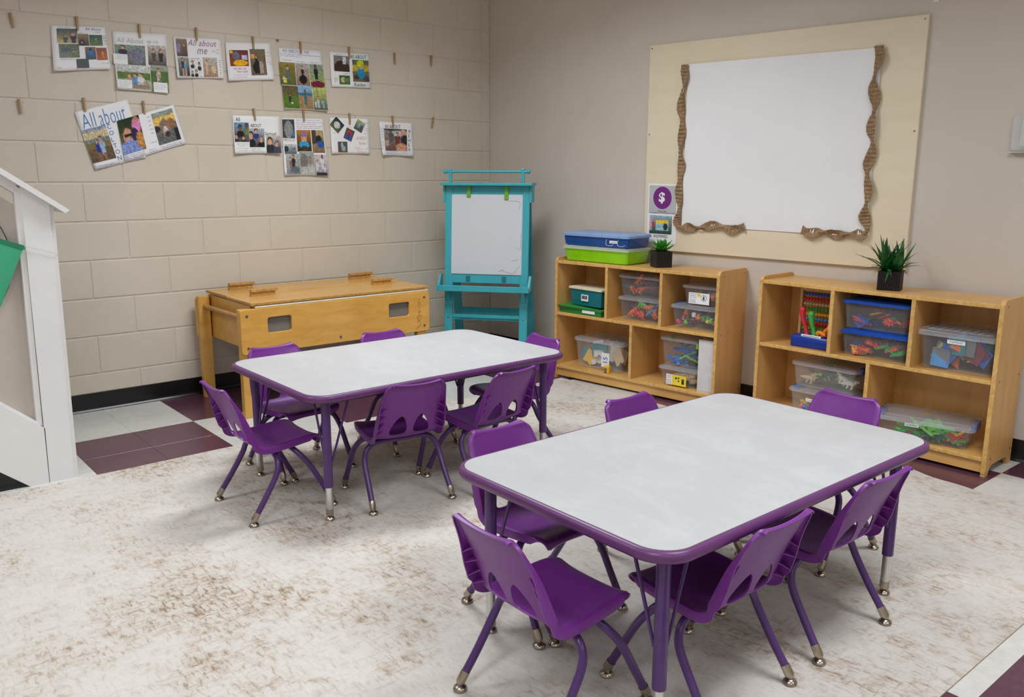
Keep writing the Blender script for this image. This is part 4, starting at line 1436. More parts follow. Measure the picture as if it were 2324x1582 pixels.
ruffle([(-1.672, 1.875), (-1.668, 1.80), (-1.656, 1.70), (-1.660, 1.60), (-1.667, 1.50), (-1.664, 1.40), (-1.668, 1.30), (-1.672, 1.20), (-1.664, 1.10), (-1.662, 1.02), (-1.682, .968), (-1.76, .966), (-1.85, .98), (-1.94, .984), (-2.03, .976), (-2.105, .986)], 4)
ruffle([(-2.763, 1.868), (-2.763, 1.79), (-2.758, 1.69), (-2.762, 1.60), (-2.762, 1.50), (-2.768, 1.42), (-2.763, 1.33), (-2.766, 1.24), (-2.765, 1.15), (-2.769, 1.07), (-2.774, 1.0), (-2.735, .977), (-2.66, .979), (-2.58, .979), (-2.51, .975), (-2.44, .990)], 9)
for y, z in ((-1.425, 1.985), (-2.955, 1.965), (-1.425, 1.5), (-2.955, 1.47), (-1.425, .845), (-2.955, .845)):
    p0 = RW(y, z, .0188); p1 = RW(y, z, .0205)
    MB().tube([p0, p1], .0045, 8).build('screw', M_screw, board)

# dollar poster
def flatpanel(quad, off, name, mat, parent=None, thick=.0006):
    m = MB()
    m.loft([[RW(y, z, off - thick) for y, z in quad], [RW(y, z, off) for y, z in quad]])
    return m.build(name, mat, parent)
def RWmap(u, v):                                 # u right, v down on the poster
    y = -1.434 + (-1.648 + 1.434) * u
    z = 1.216 + (.864 - 1.216) * v - .004 * u * (1 - v)
    return y, z
def rpoly(uv, off, name, mat, parent):
    m = MB()
    m.v = [tuple(RW(*RWmap(u, v), off)) for u, v in uv]
    m.face(range(len(uv)))
    return m.build(name, mat, parent)
po = tag(flatpanel([RWmap(0, 1), RWmap(1, 1), RWmap(1, 0), RWmap(0, 0)], .0215, 'goal_poster', M_paper, None, .0012), 'small poster with a purple dollar circle on the bulletin board', 'poster')
rpoly([(.04, .5), (.96, .5), (.96, .03), (.04, .03)], .0219, 'grey_panel', NT('x').m if False else plain('poster_grey', rgb(186, 186, 190), .4, var=.08, scale=3), po)
rpoly([(.49 + .31 * cos(a), .235 + .187 * sin(a)) for a in [2 * pi * k / 36 for k in range(36)]][::-1], .0223, 'circle', INK['magenta'], po)
def rtext(s, u, v, h, mat, parent, off=.0227, w_=None, bold=0, shear=0):
    """text with left edge u, baseline v, height h (all in poster units)"""
    V, F, tw, th_ = text_mesh(s, shear, 1, bold)
    sy = h / th_
    sx = (w_ / tw) if w_ else sy * (.352 / .214)
    m = MB()
    m.v = [tuple(RW(*RWmap(u + x * sx, v - y * sy), off)) for x, y in V]
    m.f = F; m.mi = [0] * len(F)
    return m.build('lettering', mat, parent)
rtext('$', .37, .33, .19, INK['white'], po, w_=.21, bold=.03)
rtext('Financial', .36, .468, .024, M_dark, po, w_=.27)
rtext('I set goals for the things I want', .07, .502, .026, M_dark, po, w_=.86)
rtext('INSPIRED', .245, .905, .05, M_dark, po, w_=.47)

# ------------------------------------------------------------------ prints (photographs)
def print_mesh(name, fn, ops, n=26, seed=0, noise=.10):
    """grid whose points carry the printed colours; fn(u,v) -> world point"""
    r_ = random.Random(seed)
    m = MB().grid(fn, n, n)
    me = m.mesh(name, M_photo)
    at = me.attributes.new('print', 'FLOAT_COLOR', 'POINT')
    buf = []
    for j in range(n + 1):
        for i in range(n + 1):
            u, v = i / n, j / n
            c = (.5, .5, .5)
            for op in ops:
                if op[0] == 'bg':
                    c = tuple(a + (b_ - a) * v for a, b_ in zip(op[1], op[2]))
                elif op[0] == 'e':
                    _, cx, cy_, rx, ry, k = op
                    if ((u - cx) / rx) ** 2 + ((v - cy_) / ry) ** 2 < 1:
                        c = k
                elif op[0] == 'r':
                    _, x0, y0, x1, y1, k = op
                    if x0 <= u <= x1 and y0 <= v <= y1:
                        c = k
            k = 1 + r_.uniform(-noise, noise) * 2
            buf += [min(1, max(0, lin(max(0, min(255, x * k)) / 255))) for x in c] + [1]
    at.data.foreach_set('color', buf)
    return me
SK = (206, 160, 132); SKD = (120, 84, 66)
def person(x, y, s, top, skin=SK, hair=(50, 40, 34), legs=None):
    o = [('r', x - .10 * s, y + .10 * s, x + .10 * s, y + .55 * s, top), ('e', x, y + .2 * s, .14 * s, .16 * s, top), ('e', x, y - .02 * s, .085 * s, .11 * s, hair), ('e', x, y + .01 * s, .07 * s, .09 * s, skin)]
    if legs:
        o += [('r', x - .09 * s, y + .5 * s, x + .09 * s, y + .95 * s, legs)]
    return o
def face_(x, y, s, skin=SK, hair=(48, 38, 32), top=(40, 44, 60)):
    return [('e', x, y + .42 * s, .34 * s, .26 * s, top), ('e', x, y - .06 * s, .2 * s, .24 * s, hair), ('e', x, y + .02 * s, .16 * s, .2 * s, skin)]
def bg(a, b_): return [('bg', a, b_)]
PH = dict(
    campus=bg((70, 84, 92), (196, 170, 110)) + person(.4, .5, .9, (40, 90, 84)) + person(.78, .4, 1.1, (56, 48, 90), hair=(160, 40, 60)),
    bus=bg((96, 110, 90), (120, 122, 112)) + [('r', .1, .3, .6, .5, (80, 96, 110))] + person(.7, .55, .8, (96, 128, 70)),
    truck=bg((150, 130, 104), (70, 60, 56)) + [('e', .35, .72, .25, .25, (40, 34, 36)), ('e', .35, .72, .12, .12, (130, 124, 124))],
    boy_grass=bg((40, 90, 90), (110, 120, 50)) + person(.5, .35, .8, (96, 120, 100)),
    blue_shirt=bg((120, 110, 96), (60, 80, 104)) + [('e', .5, .45, .25, .2, (30, 110, 196)), ('e', .5, .18, .1, .1, (40, 34, 30))],
    autumn=bg((140, 70, 40), (176, 90, 40)) + person(.6, .35, .9, (200, 120, 60)),
    shed=bg((70, 90, 92), (84, 80, 80)),
    statue=bg((130, 150, 140), (90, 100, 80)) + person(.25, .15, 1.0, (44, 34, 60)) + [('e', .7, .55, .25, .4, (120, 120, 140))],
    team=bg((200, 196, 190), (90, 70, 66)) + person(.3, .3, .9, (70, 80, 70), hair=(170, 30, 40)) + person(.7, .28, 1.0, (40, 36, 40), hair=(120, 36, 40)),
    picnic=bg((208, 212, 216), (150, 140, 110)) + [('r', 0, .3, 1, .62, (84, 116, 52))] + person(.35, .5, .7, (196, 150, 130), hair=(150, 110, 60)) + person(.52, .46, .7, (96, 140, 190), hair=(120, 80, 50)) + person(.7, .42, .8, (206, 208, 214)) + [('r', .5, .82, .95, .95, (150, 130, 110))],
    mother=bg((150, 160, 150), (110, 120, 60)) + [('r', 0, .25, 1, .7, (80, 110, 50))] + person(.45, .2, .9, (190, 176, 170)) + person(.47, .5, .6, (150, 120, 130)),
    indoor=bg((140, 116, 96), (80, 60, 54)) + person(.7, .35, .9, (96, 70, 50)) + [('e', .2, .5, .2, .3, (130, 120, 160))],
    pair=bg((150, 156, 150), (52, 48, 46)) + person(.4, .15, .9, (30, 36, 50), legs=(190, 150, 130)) + person(.65, .22, .9, (96, 150, 196), legs=(190, 150, 130)),
    collage=bg((226, 230, 232), (220, 226, 226)) + face_(.2, .2, .5) + face_(.8, .3, .5) + face_(.5, .7, .5) + face_(.15, .75, .4),
    beach=bg((186, 184, 176), (160, 124, 100)) + person(.25, .2, .7, (214, 180, 150), legs=(210, 176, 150)) + [('e', .72, .62, .16, .2, (214, 186, 148))],
    party=bg((110, 50, 60), (150, 60, 40)) + [('e', .55, .8, .38, .2, (244, 180, 20)), ('e', .35, .35, .2, .24, (110, 110, 130)), ('r', .65, .3, .95, .6, (190, 200, 230)), ('e', .1, .12, .1, .1, (250, 190, 20))],
    carousel=bg((120, 110, 84), (110, 90, 70)) + [('e', .45, .7, .32, .25, (24, 24, 26)), ('r', .55, .5, .8, .95, (170, 156, 140)), ('r', 0, .2, .3, .35, (220, 160, 90))] + person(.4, .3, .7, (30, 30, 32)),
    yard=bg((150, 130, 60), (84, 104, 54)) + person(.5, .25, .9, (96, 106, 116)) + person(.22, .62, .5, (210, 210, 214)) + [('e', .33, .8, .08, .12, (236, 196, 30))],
    porch=bg((176, 176, 168), (150, 110, 90)) + person(.5, .2, .8, (30, 30, 34)) + [('e', .5, .72, .3, .2, (22, 22, 26))],
    atv=bg((140, 160, 150), (150, 170, 60)) + person(.45, .1, 1.1, (26, 30, 50), skin=SKD, legs=(150, 156, 170)) + [('e', .5, .85, .5, .15, (120, 30, 60))],
    soccer=bg((110, 88, 64), (80, 116, 40)) + [('r', 0, .42, 1, 1, (86, 120, 42))] + person(.42, .4, .6, (40, 44, 50)) + [('e', .55, .78, .07, .05, (230, 230, 230))],
    shore=bg((130, 180, 226), (150, 120, 84)) + [('r', 0, .3, 1, .42, (70, 120, 160)), ('r', 0, .42, 1, 1, (160, 130, 92))] + person(.5, .3, .9, (70, 110, 120), skin=SKD) + [('r', .15, .33, .85, .38, (70, 100, 110))],
    park=bg((190, 200, 110), (90, 100, 84)) + [('r', .3, 0, .36, .5, (90, 70, 50))] + person(.35, .5, .7, (190, 196, 210)) + person(.7, .55, .6, (120, 170, 210)) + person(.15, .6, .5, (196, 214, 214)),
    tree=bg((120, 124, 130), (150, 120, 90)) + [('e', .5, .8, .5, .5, (60, 46, 34)), ('r', .55, .05, .75, .5, (214, 216, 220))],
    bike=bg((100, 110, 80), (120, 100, 70)) + [('r', 0, .25, 1, .5, (190, 170, 60)), ('e', .5, .6, .22, .28, (30, 140, 186)), ('e', .5, .3, .13, .12, SK), ('e', .48, .15, .2, .15, (206, 220, 30)), ('e', .8, .85, .2, .12, (70, 70, 80)), ('e', .2, .8, .15, .1, (60, 60, 66))],
    pup=bg((60, 110, 40), (70, 120, 46)) + [('e', .35, .5, .2, .3, (214, 186, 140)), ('e', .65, .5, .25, .2, (120, 120, 130))],
    brothers=bg((150, 160, 190), (110, 90, 60)) + [('r', 0, .12, 1, .3, (206, 190, 150)), ('r', 0, .3, 1, .42, (120, 130, 130)), ('r', 0, .42, 1, .62, (130, 110, 70)), ('r', 0, .62, 1, 1, (104, 86, 66))] + person(.42, .42, .6, (30, 50, 160), legs=(140, 100, 80)) + person(.62, .36, .8, (150, 176, 206), legs=(150, 110, 90)),
    selfie=bg((24, 50, 26), (150, 110, 70)) + [('e', .35, .5, .2, .22, (206, 150, 124)), ('r', .2, .44, .5, .5, (28, 28, 34)), ('e', .35, .92, .5, .3, (130, 150, 210)), ('e', .82, .25, .2, .22, (224, 140, 190)), ('e', .82, .1, .1, .1, (190, 130, 110)), ('e', .65, .5, .16, .2, (40, 44, 80)), ('e', .85, .7, .18, .25, (196, 140, 80))],
    dog=bg((150, 160, 150), (96, 98, 98)) + [('r', 0, .15, 1, .4, (230, 190, 100)), ('r', 0, .45, 1, 1, (104, 106, 106)), ('e', .45, .5, .24, .26, (140, 116, 100)), ('e', .45, .62, .12, .14, (206, 196, 190)), ('e', .5, .72, .1, .1, (66, 50, 44)), ('e', .75, .42, .2, .16, (150, 110, 76)), ('e', .1, .5, .12, .1, (50, 46, 46)), ('r', .8, .6, 1, 1, (40, 42, 44))],
    group1=bg((110, 160, 200), (90, 70, 60)) + face_(.4, .3, .7, SKD, top=(30, 28, 30)) + face_(.85, .2, .6, SKD, top=(110, 130, 70)) + face_(.1, .75, .5) + face_(.6, .8, .5),
    group2=bg((180, 190, 196), (60, 56, 60)) + face_(.45, .15, .6, top=(40, 60, 130)) + face_(.1, .4, .9, top=(34, 34, 40)) + face_(.78, .6, .7, hair=(100, 110, 124), top=(26, 26, 30)),
    group3=bg((206, 200, 190), (60, 60, 66)) + face_(.25, .35, .9, top=(40, 44, 48)) + face_(.72, .5, .7, hair=(50, 60, 96), top=(60, 66, 90)),
    cat_grey=bg((70, 70, 74), (60, 60, 64)) + [('e', .5, .45, .35, .4, (140, 142, 146)), ('r', .8, .5, .95, .8, (40, 130, 190)), ('r', 0, .85, 1, 1, (206, 206, 206))],
    boy_cap=bg((190, 130, 40), (40, 34, 34)) + [('e', .5, .4, .2, .22, SK), ('e', .5, .18, .26, .14, (150, 120, 150)), ('e', .5, .68, .34, .18, (40, 160, 214)), ('e', .5, .85, .24, .12, (70, 56, 40))],
    dog2=bg((190, 170, 120), (130, 100, 76)) + [('r', 0, 0, .35, .6, (80, 66, 56)), ('e', .55, .42, .25, .2, (30, 36, 44)), ('e', .7, .62, .3, .16, (40, 90, 170))],
    room=bg((196, 204, 208), (90, 96, 100)) + [('e', .15, .5, .2, .3, (50, 56, 64)), ('r', .6, .4, .9, .6, (110, 112, 116))],
    mum=bg((176, 186, 182), (130, 130, 134)) + person(.35, .25, .8, (150, 110, 100)) + person(.55, .15, 1.0, (36, 34, 36), skin=(190, 140, 110)) + [('e', .65, .78, .35, .16, (96, 104, 116))],
    kitten=bg((160, 164, 160), (176, 178, 170)) + [('e', .3, .45, .25, .35, (120, 116, 108)), ('e', .72, .4, .22, .2, (140, 136, 128)), ('r', .2, .7, 1, 1, (184, 186, 180))],
    family=bg((206, 196, 196), (150, 150, 160)) + person(.62, .12, 1.0, (214, 216, 224), skin=SKD) + person(.2, .35, .8, (210, 210, 222)) + person(.75, .55, .7, (200, 204, 224)) + [('r', .1, .85, .9, 1, (60, 40, 46))],
    bird=bg((20, 40, 50), (90, 104, 70)) + [('e', .5, .5, .3, .3, (206, 206, 200))],
    hero=bg((50, 80, 56), (70, 90, 60)) + [('e', .5, .35, .35, .3, (170, 50, 56)), ('e', .5, .75, .4, .25, (50, 80, 160)), ('r', .4, .3, .6, .9, (60, 66, 90))],
    friends=bg((170, 190, 110), (60, 70, 60)) + person(.4, .2, .9, (120, 160, 210)) + person(.75, .25, .9, (40, 66, 130)),
    heron=bg((70, 84, 80), (90, 80, 50)) + [('e', .45, .35, .1, .3, (190, 194, 190)), ('e', .6, .65, .22, .25, (150, 170, 190))],
    car=bg((150, 150, 140), (110, 80, 70)) + [('r', 0, 0, 1, .08, (60, 60, 60)), ('r', .3, .1, .75, .3, (190, 206, 200))] + person(.3, .12, .9, (84, 92, 100), skin=SKD) + person(.58, .25, .9, (110, 56, 46)) + [('e', .85, .2, .13, .2, (210, 160, 140)), ('e', .9, .5, .16, .25, (36, 32, 36)), ('e', .1, .65, .1, .15, (200, 160, 140)), ('e', .75, .85, .25, .2, (206, 150, 120))],
    shop=bg((150, 180, 190), (40, 60, 50)) + [('r', .3, .25, .85, .45, (240, 200, 60)), ('r', .3, .45, .85, .8, (150, 196, 206)), ('r', .1, .35, .22, .6, (190, 40, 44)), ('e', .72, .6, .1, .2, (40, 44, 44)), ('r', 0, .1, .1, .8, (196, 160, 170))],
)
rs = print_mesh('picture', lambda u, v: RW(*RWmap(.08 + .76 * u, .53 + .31 * v), .0226), PH['shop'], 30, 3)
inst(rs, 'picture', po)

# ------------------------------------------------------------------ posters on the block wall
class Poster:
    def __init__(s, quad, label, curl=.010, seed=1):
        s.q = quad                                # TL,TR,BR,BL as (x,z)
        s.curl = curl
        s.r = random.Random(seed)
        s.ph = s.r.random() * 6
        m = MB().grid(lambda u, v: s.p(u, v, 0), 12, 12)
        s.o = m.build('poster', M_paper, smooth=80)
        md = s.o.modifiers.new('s', 'SOLIDIFY'); md.thickness = .0005; md.offset = 1
        tag(s.o, label, 'poster', 'family posters on the block wall')
        s.W = Vector((quad[1][0] - quad[0][0], quad[1][1] - quad[0][1])).length
        s.H = Vector((quad[3][0] - quad[0][0], quad[3][1] - quad[0][1])).length
    def p(s, u, v, off):
        a, b_, c, d = s.q
        x = (a[0] * (1 - u) + b_[0] * u) * (1 - v) + (d[0] * (1 - u) + c[0] * u) * v
        z = (a[1] * (1 - u) + b_[1] * u) * (1 - v) + (d[1] * (1 - u) + c[1] * u) * v
        dep = .0045 + s.curl * v * v * (.35 + .65 * (2 * abs(u - .5)) ** 1.5) + .002 * sin(u * 5 + s.ph) * v
        return Vector((x, -dep - off, z))
    def photo(s, key, u0, u1, v0, v1, rot=0, layer=1, border=0):
        off = .0009 * layer
        cu, cv = (u0 + u1) / 2, (v0 + v1) / 2
        hu, hv = (u1 - u0) / 2, (v1 - v0) / 2
        def fn(u, v, k=1, o=0):
            x = (u - .5) * 2 * hu * s.W * k; y = (v - .5) * 2 * hv * s.H * k
            x, y = x * cos(rot) - y * sin(rot), x * sin(rot) + y * cos(rot)
            return s.p(cu + x / s.W, cv + y / s.H, off + o)
        me = print_mesh('photo', fn, PH[key], 24, int(u0 * 1000 + v0 * 77))
        ph = inst(me, 'photo', s.o)
        if border:
            MB().grid(lambda u, v: fn(u, v, 1 + border, -.0003), 6, 6).build('photo_border', M_paper, s.o)
    def text(s, st, u, v, h, col, w_=None, shear=0, vert=False, rot=0, bold=0, layer=1):
        V, F, tw, th_ = text_mesh(st, shear, 1.05, bold)
        sy = h * s.H / th_
        sx = (w_ * s.W / tw) if w_ else sy
        m = MB()
        for x, y in V:
            X, Y = x * sx, y * sy
            X, Y = X * cos(rot) - Y * sin(rot), X * sin(rot) + Y * cos(rot)
            m.v.append(tuple(s.p(u + X / s.W, v - Y / s.H, .0008 * layer + .0006)))
        m.f = F; m.mi = [0] * len(F)
        m.build('lettering', INK[col], s.o)
    def column(s, st, u, v0, v1, h, col):
        n = len(st)
        for i, ch in enumerate(st):
            s.text(ch, u, v0 + (v1 - v0) * i / (n - 1) + h, h, col)
    def note(s, u0, u1, v0, v1, layer=3):
        MB().grid(lambda u, v: s.p(u0 + (u1 - u0) * u, v0 + (v1 - v0) * v, .0009 * layer), 3, 3).build('note', M_paper, s.o)
    def lines(s, rows, col, h=.02, layer=1, wd=.0012):
        m = MB()
        r_ = random.Random(len(rows) + int(rows[0][0] * 997))
        for (u0, u1, v) in rows:
            u = u0
            while u < u1 - .01:
                L = min(r_.uniform(.05, .13), u1 - u)
                n = max(3, int(L * s.W / .0035))
                prev = None
                for i in range(n + 1):
                    uu = u + L * i / n
                    vv = v + h * (1 if i % 2 else -1) * r_.uniform(.3, 1) * .5
                    q = s.p(uu, vv, .0009 * layer + .0006)
                    if prev is not None:
                        d = (q - prev); nn = Vector((-d.z, 0, d.x)).normalized() * wd / 2
                        b_ = len(m.v)
                        m.v += [tuple(prev - nn), tuple(prev + nn), tuple(q + nn), tuple(q - nn)]
                        m.face((b_, b_ + 1, b_ + 2, b_ + 3))
                    prev = q
                u += L + .02
        m.build('handwriting', INK[col], s.o)

p = Poster([(-2.786, 1.983), (-2.532, 2.002), (-2.527, 1.796), (-2.796, 1.765)], 'poster with seven small photos, leftmost in the top row', .016, 1)
for k, a in (('campus', (.10, .47, .06, .38)), ('bus', (.12, .48, .40, .71)), ('truck', (.475, .67, .17, .44)), ('boy_grass', (.68, .92, .19, .44)), ('blue_shirt', (.585, .775, .47, .76)), ('autumn', (.785, .975, .49, .78)), ('shed', (.41, .63, .74, .95))):
    p.photo(k, *a)
p.text('All About', .62, .085, .055, 'navy', .3, .1)
p.lines([(.8, .9, .13), (.93, .99, .22), (.93, 1.0, .27), (.94, 1.0, .33), (.95, 1.0, .4)], 'navy', .04)
p.lines([(.12, .36, .035)], 'green', .02)
p.lines([(.5, .58, .145), (.14, .38, .745), (.38, .65, .968), (.86, .98, .86)], 'navy', .02)
p.lines([(.06, .14, .93)], 'pink', .05)

p = Poster([(-2.499, 1.986), (-2.225, 1.998), (-2.237, 1.693), (-2.503, 1.699)], 'tall poster with family on grass photo, second in the top row', .014, 2)
p.photo('statue', .02, .58, .22, .56); p.photo('team', .63, .98, .2, .54); p.photo('picnic', .03, .65, .56, .97); p.photo('mother', .66, 1.0, .53, 1.0)
p.text('All About', .06, .185, .085, 'grey', .5, .15); p.lines([(.62, .82, .15)], 'grey', .07)
p.note(-.02, .24, .385, .56); p.lines([(.04, .22, .41), (.04, .22, .44), (.02, .22, .47)], 'green', .014, 3)
p.note(.02, .29, .83, .97); p.lines([(.04, .26, .86), (.04, .27, .89), (.04, .25, .92), (.04, .22, .945)], 'green', .014, 3)
p.note(.70, .97, .83, 1.0); p.lines([(.73, .93, .87), (.72, .95, .905), (.72, .9, .94)], 'green', .014, 3)

p = Poster([(-2.19, 1.99), (-1.928, 2.002), (-1.928, 1.792), (-2.188, 1.776)], 'poster with mauve script heading, third in the top row', .014, 3)
p.photo('indoor', .045, .27, .05, .47); p.photo('pair', .05, .28, .49, .95); p.photo('collage', .30, .545, .53, .97); p.photo('beach', .58, .88, .48, .97)
p.text('All about', .28, .20, .15, 'mauve', .62, .35); p.text('me', .47, .40, .13, 'mauve', .22, .35)
p.lines([(.80, .86, .32), (.9, .93, .28), (.88, .94, .36)], 'mauve', .05)
p.lines([(.92, .96, .55), (.92, .95, .6), (.92, .95, .66), (.92, .97, .72), (.92, .95, .78), (.92, .96, .85), (.92, .95, .9)], 'maroon', .035)
p.lines([(.06, .25, .035), (.32, .54, .51), (.06, .3, .965)], 'maroon', .02)

p = Poster([(-1.904, 1.988), (-1.636, 2.009), (-1.627, 1.806), (-1.903, 1.78)], 'poster with two photos and pink handwriting, fourth in the top row', .014, 4)
p.photo('party', .07, .48, .20, .62); p.photo('carousel', .52, .86, .17, .87)
p.lines([(.13, .42, .69), (.2, .44, .77)], 'pink', .07, 1, .002); p.lines([(.12, .45, .85), (.1, .45, .91)], 'pink', .02)
p.lines([(.88, .98, .26), (.88, .97, .35), (.9, .95, .44), (.9, .98, .52), (.92, .98, .58)], 'pink', .03)

p = Poster([(-1.586, 1.989), (-1.31, 1.994), (-1.288, 1.645), (-1.572, 1.644)], 'tall poster with six outdoor photos, fifth in the top row', .014, 5)
p.photo('yard', -.02, .34, .23, .6); p.photo('porch', .35, .66, .23, .6); p.photo('atv', .67, 1.0, .23, .62)
p.photo('soccer', .0, .36, .61, .985); p.photo('shore', .355, .68, .595, .985, layer=2); p.photo('park', .69, 1.0, .62, .99)
p.text('All ABOUT ME', .08, .07, .055, 'lilac', .62, .05); p.lines([(.03, .95, .095), (.03, .55, .125)], 'navy', .014)
p.lines([(.06, .28, .195), (.38, .6, .205), (.7, .92, .205)], 'blue', .018)

p = Poster([(-1.254, 1.996), (-.976, 2.005), (-.974, 1.8), (-1.251, 1.79)], 'poster with a cyclist photo and teal lettering, rightmost in the top row', .010, 6)
p.photo('tree', .09, .48, .1, .55, .02); p.photo('bike', .55, .97, .19, .83); p.photo('pup', .2, .47, .66, .92)
p.text('All ABOUT', .51, .16, .115, 'teal', .41, 0, bold=.012); p.text('Kaiden', .57, .965, .11, 'teal', .29, .1, bold=.012)
p.lines([(.14, .29, .055), (.3, .38, .63)], 'teal', .03); p.lines([(.07, .16, .74), (.07, .17, .78), (.07, .17, .83), (.37, .48, .6), (.88, .99, .88), (.88, .99, .93)], 'black', .02)

p = Poster([(-2.717, 1.571), (-2.454, 1.649), (-2.383, 1.35), (-2.645, 1.283)], 'large tilted two sheet poster with blue lettering in the lower row', .004, 7)
# second sheet taped to its right
sh2 = Poster([(-2.517, 1.536), (-2.216, 1.635), (-2.165, 1.430), (-2.494, 1.326)], '', .002, 8)
for v_ in sh2.o.data.vertices: v_.co.y -= .003
sh2.p = (lambda f_: (lambda u, v, off: f_(u, v, off + .003)))(sh2.p)
o2 = sh2.o; del o2['category']; del o2['group']; o2.name = 'second_sheet'; o2.parent = p.o
p.text('All', .06, .295, .235, 'blue', .26, .12, bold=-.012); p.text('about', .38, .32, .27, 'blue', .5, .12, bold=-.012)
p.photo('brothers', .0, .455, .31, .885); sh2.photo('selfie', .0, .37, .0, .84)
p.column('COLTON', .475, .32, .86, .075, 'blue')
p.lines([(.08, .4, .955), (.06, .5, .985), (.62, .9, .95), (.62, .95, .985)], 'navy', .02)
sh2.photo('dog', .58, .95, .07, .86); sh2.lines([(.5, .55, .12), (.5, .55, .22), (.5, .55, .32), (.5, .55, .42), (.5, .55, .52), (.46, .55, .74)], 'navy', .03)
sh2.lines([(.6, .95, .91), (.62, .95, .95), (.02, .34, .88), (.02, .34, .92), (.02, .34, .96), (.4, .52, .9), (.4, .52, .95)], 'navy', .022)

p = Poster([(-1.887, 1.593), (-1.6, 1.598), (-1.609, 1.386), (-1.894, 1.379)], 'poster with three stepped group photos in the lower row', .018, 9)
p.photo('group1', .02, .33, .18, .69); p.photo('group2', .335, .655, .33, .83); p.photo('group3', .69, 1.0, .51, .995)
p.text('All', .055, .15, .1, 'black', .09); p.text('ABOUT', .36, .3, .09, 'black', .23); p.text('Samuel', .67, .505, .085, 'black', .24, .1)
p.lines([(.06, .31, .73), (.06, .3, .77), (.1, .22, .81), (.05, .3, .87), (.08, .28, .92), (.36, .62, .87), (.36, .58, .91), (.4, .64, .95)], 'green', .02)

p = Poster([(-1.589, 1.59), (-1.314, 1.597), (-1.3, 1.257), (-1.591, 1.257)], 'tall poster crowded with animal and family photos in the lower row', .012, 10)
p.photo('cat_grey', .01, .29, .02, .40); p.photo('room', .03, .31, .45, .62); p.photo('mum', .05, .36, .62, .98)
p.photo('boy_cap', .33, .66, .2, .58); p.photo('dog2', .68, .97, .2, .6, border=.1); p.photo('kitten', .36, .70, .57, .97, layer=2); p.photo('family', .70, 1.0, .63, 1.0)
p.lines([(.33, .92, .03), (.33, .95, .065), (.33, .8, .1), (.33, .95, .135), (.35, .9, .168)], 'purple', .016)

p = Poster([(-1.269, 1.607), (-.991, 1.61), (-.999, 1.393), (-1.27, 1.389)], 'poster with four tilted photos and orange handwriting in the lower row', .010, 11)
p.photo('bird', .03, .31, .04, .36, .75, border=.1); p.photo('friends', .63, .86, .06, .36, .5, border=.1); p.photo('hero', .36, .58, .3, .62, .4, border=.08); p.photo('heron', .17, .42, .66, .96)
p.text('All ABOUT', .66, .6, .09, 'orange', .26, .05); p.text('Ryker', .72, .76, .1, 'orange', .2, .1)
p.lines([(.6, .75, .82), (.63, .98, .86), (.66, .8, .9), (.66, .9, .94), (.68, .88, .975), (.22, .5, .985), (.86, .98, .12), (.88, .98, .28), (.88, .97, .34), (.86, .97, .42), (.44, .54, .25), (.05, .12, .42)], 'orange', .025)

p = Poster([(-.917, 1.597), (-.659, 1.596), (-.672, 1.384), (-.91, 1.386)], 'poster with one large car photo, rightmost in the lower row', .022, 12)
p.photo('car', .12, .815, .2, .86)
p.text('All ABOUT', .15, .19, .11, 'black', .47); p.column('ASHER', .85, .2, .76, .10, 'black')
p.lines([(.01, .1, .2), (.01, .1, .25), (.01, .1, .3), (.01, .1, .38), (.01, .1, .44), (.01, .1, .5), (.01, .1, .6), (.01, .1, .66), (.01, .1, .72), (.01, .1, .8)], 'navy', .025)
p.lines([(.12, .9, .895), (.12, .95, .94)], 'navy', .025)

# ------------------------------------------------------------------ clothespins
def pin_proto():
    e = empty('clothespin', (0, 0, 0))
    for s_ in (-1, 1):
        m = MB()
        m.loft([[(x, y, z) for x, y in ((-.005, -.0035), (.005, -.0035), (.005, .0015), (-.005, .0015))] for z in ()] or [[(-.0045, -.001 + s_ * .003, -.034), (.0045, -.001 + s_ * .003, -.034), (.0045, .001 + s_ * .003, -.034), (-.0045, .001 + s_ * .003, -.034)],
               [(-.005, -.0025 + s_ * .003, -.01), (.005, -.0025 + s_ * .003, -.01), (.005, .0025 + s_ * .003, -.01), (-.005, .0025 + s_ * .003, -.01)],
               [(-.005, -.0015 + s_ * .0055, .034), (.005, -.0015 + s_ * .0055, .034), (.005, .0015 + s_ * .0055, .034), (-.005, .0015 + s_ * .0055, .034)]])
        m.build('prong', M_pin, e)
    MB().tube([(-.006, 0, -.002), (.006, 0, -.002)], .0042, 8).build('spring', M_screw, e)
    return e
pins = [(-2.954, 1.989, .12, 'empty clothespin at the upper left corner of the block wall'), (-2.664, 2.005, 0, 'clothespin holding the seven photo poster'), (-2.364, 2.0, .0, 'clothespin holding the poster with the family on grass'), (-2.064, 2.015, 0, 'clothespin holding the poster with mauve script'),
        (-1.741, 2.0, .0, 'clothespin holding the poster with pink handwriting'), (-1.446, 2.0, .03, 'clothespin holding the six outdoor photo poster'), (-1.121, 2.0, .0, 'clothespin holding the cyclist poster'), (-.791, 1.994, .0, 'empty clothespin right of the cyclist poster'),
        (-.506, 2.004, -.02, 'empty clothespin nearest the room corner in the top row'), (-2.961, 1.589, .06, 'empty clothespin left of the tilted two sheet poster'), (-2.667, 1.612, .05, 'clothespin peeking above the tilted poster left sheet'), (-2.374, 1.612, .05, 'clothespin peeking above the tilted poster right sheet'),
        (-1.758, 1.604, .10, 'clothespin holding the three stepped photo poster'), (-1.446, 1.612, .0, 'clothespin holding the crowded animal photo poster'), (-1.134, 1.605, .0, 'clothespin holding the poster with orange handwriting'), (-.817, 1.603, .04, 'clothespin holding the single car photo poster'), (-.503, 1.607, -.18, 'empty clothespin nearest the room corner in the lower row')]
pp = pin_proto()
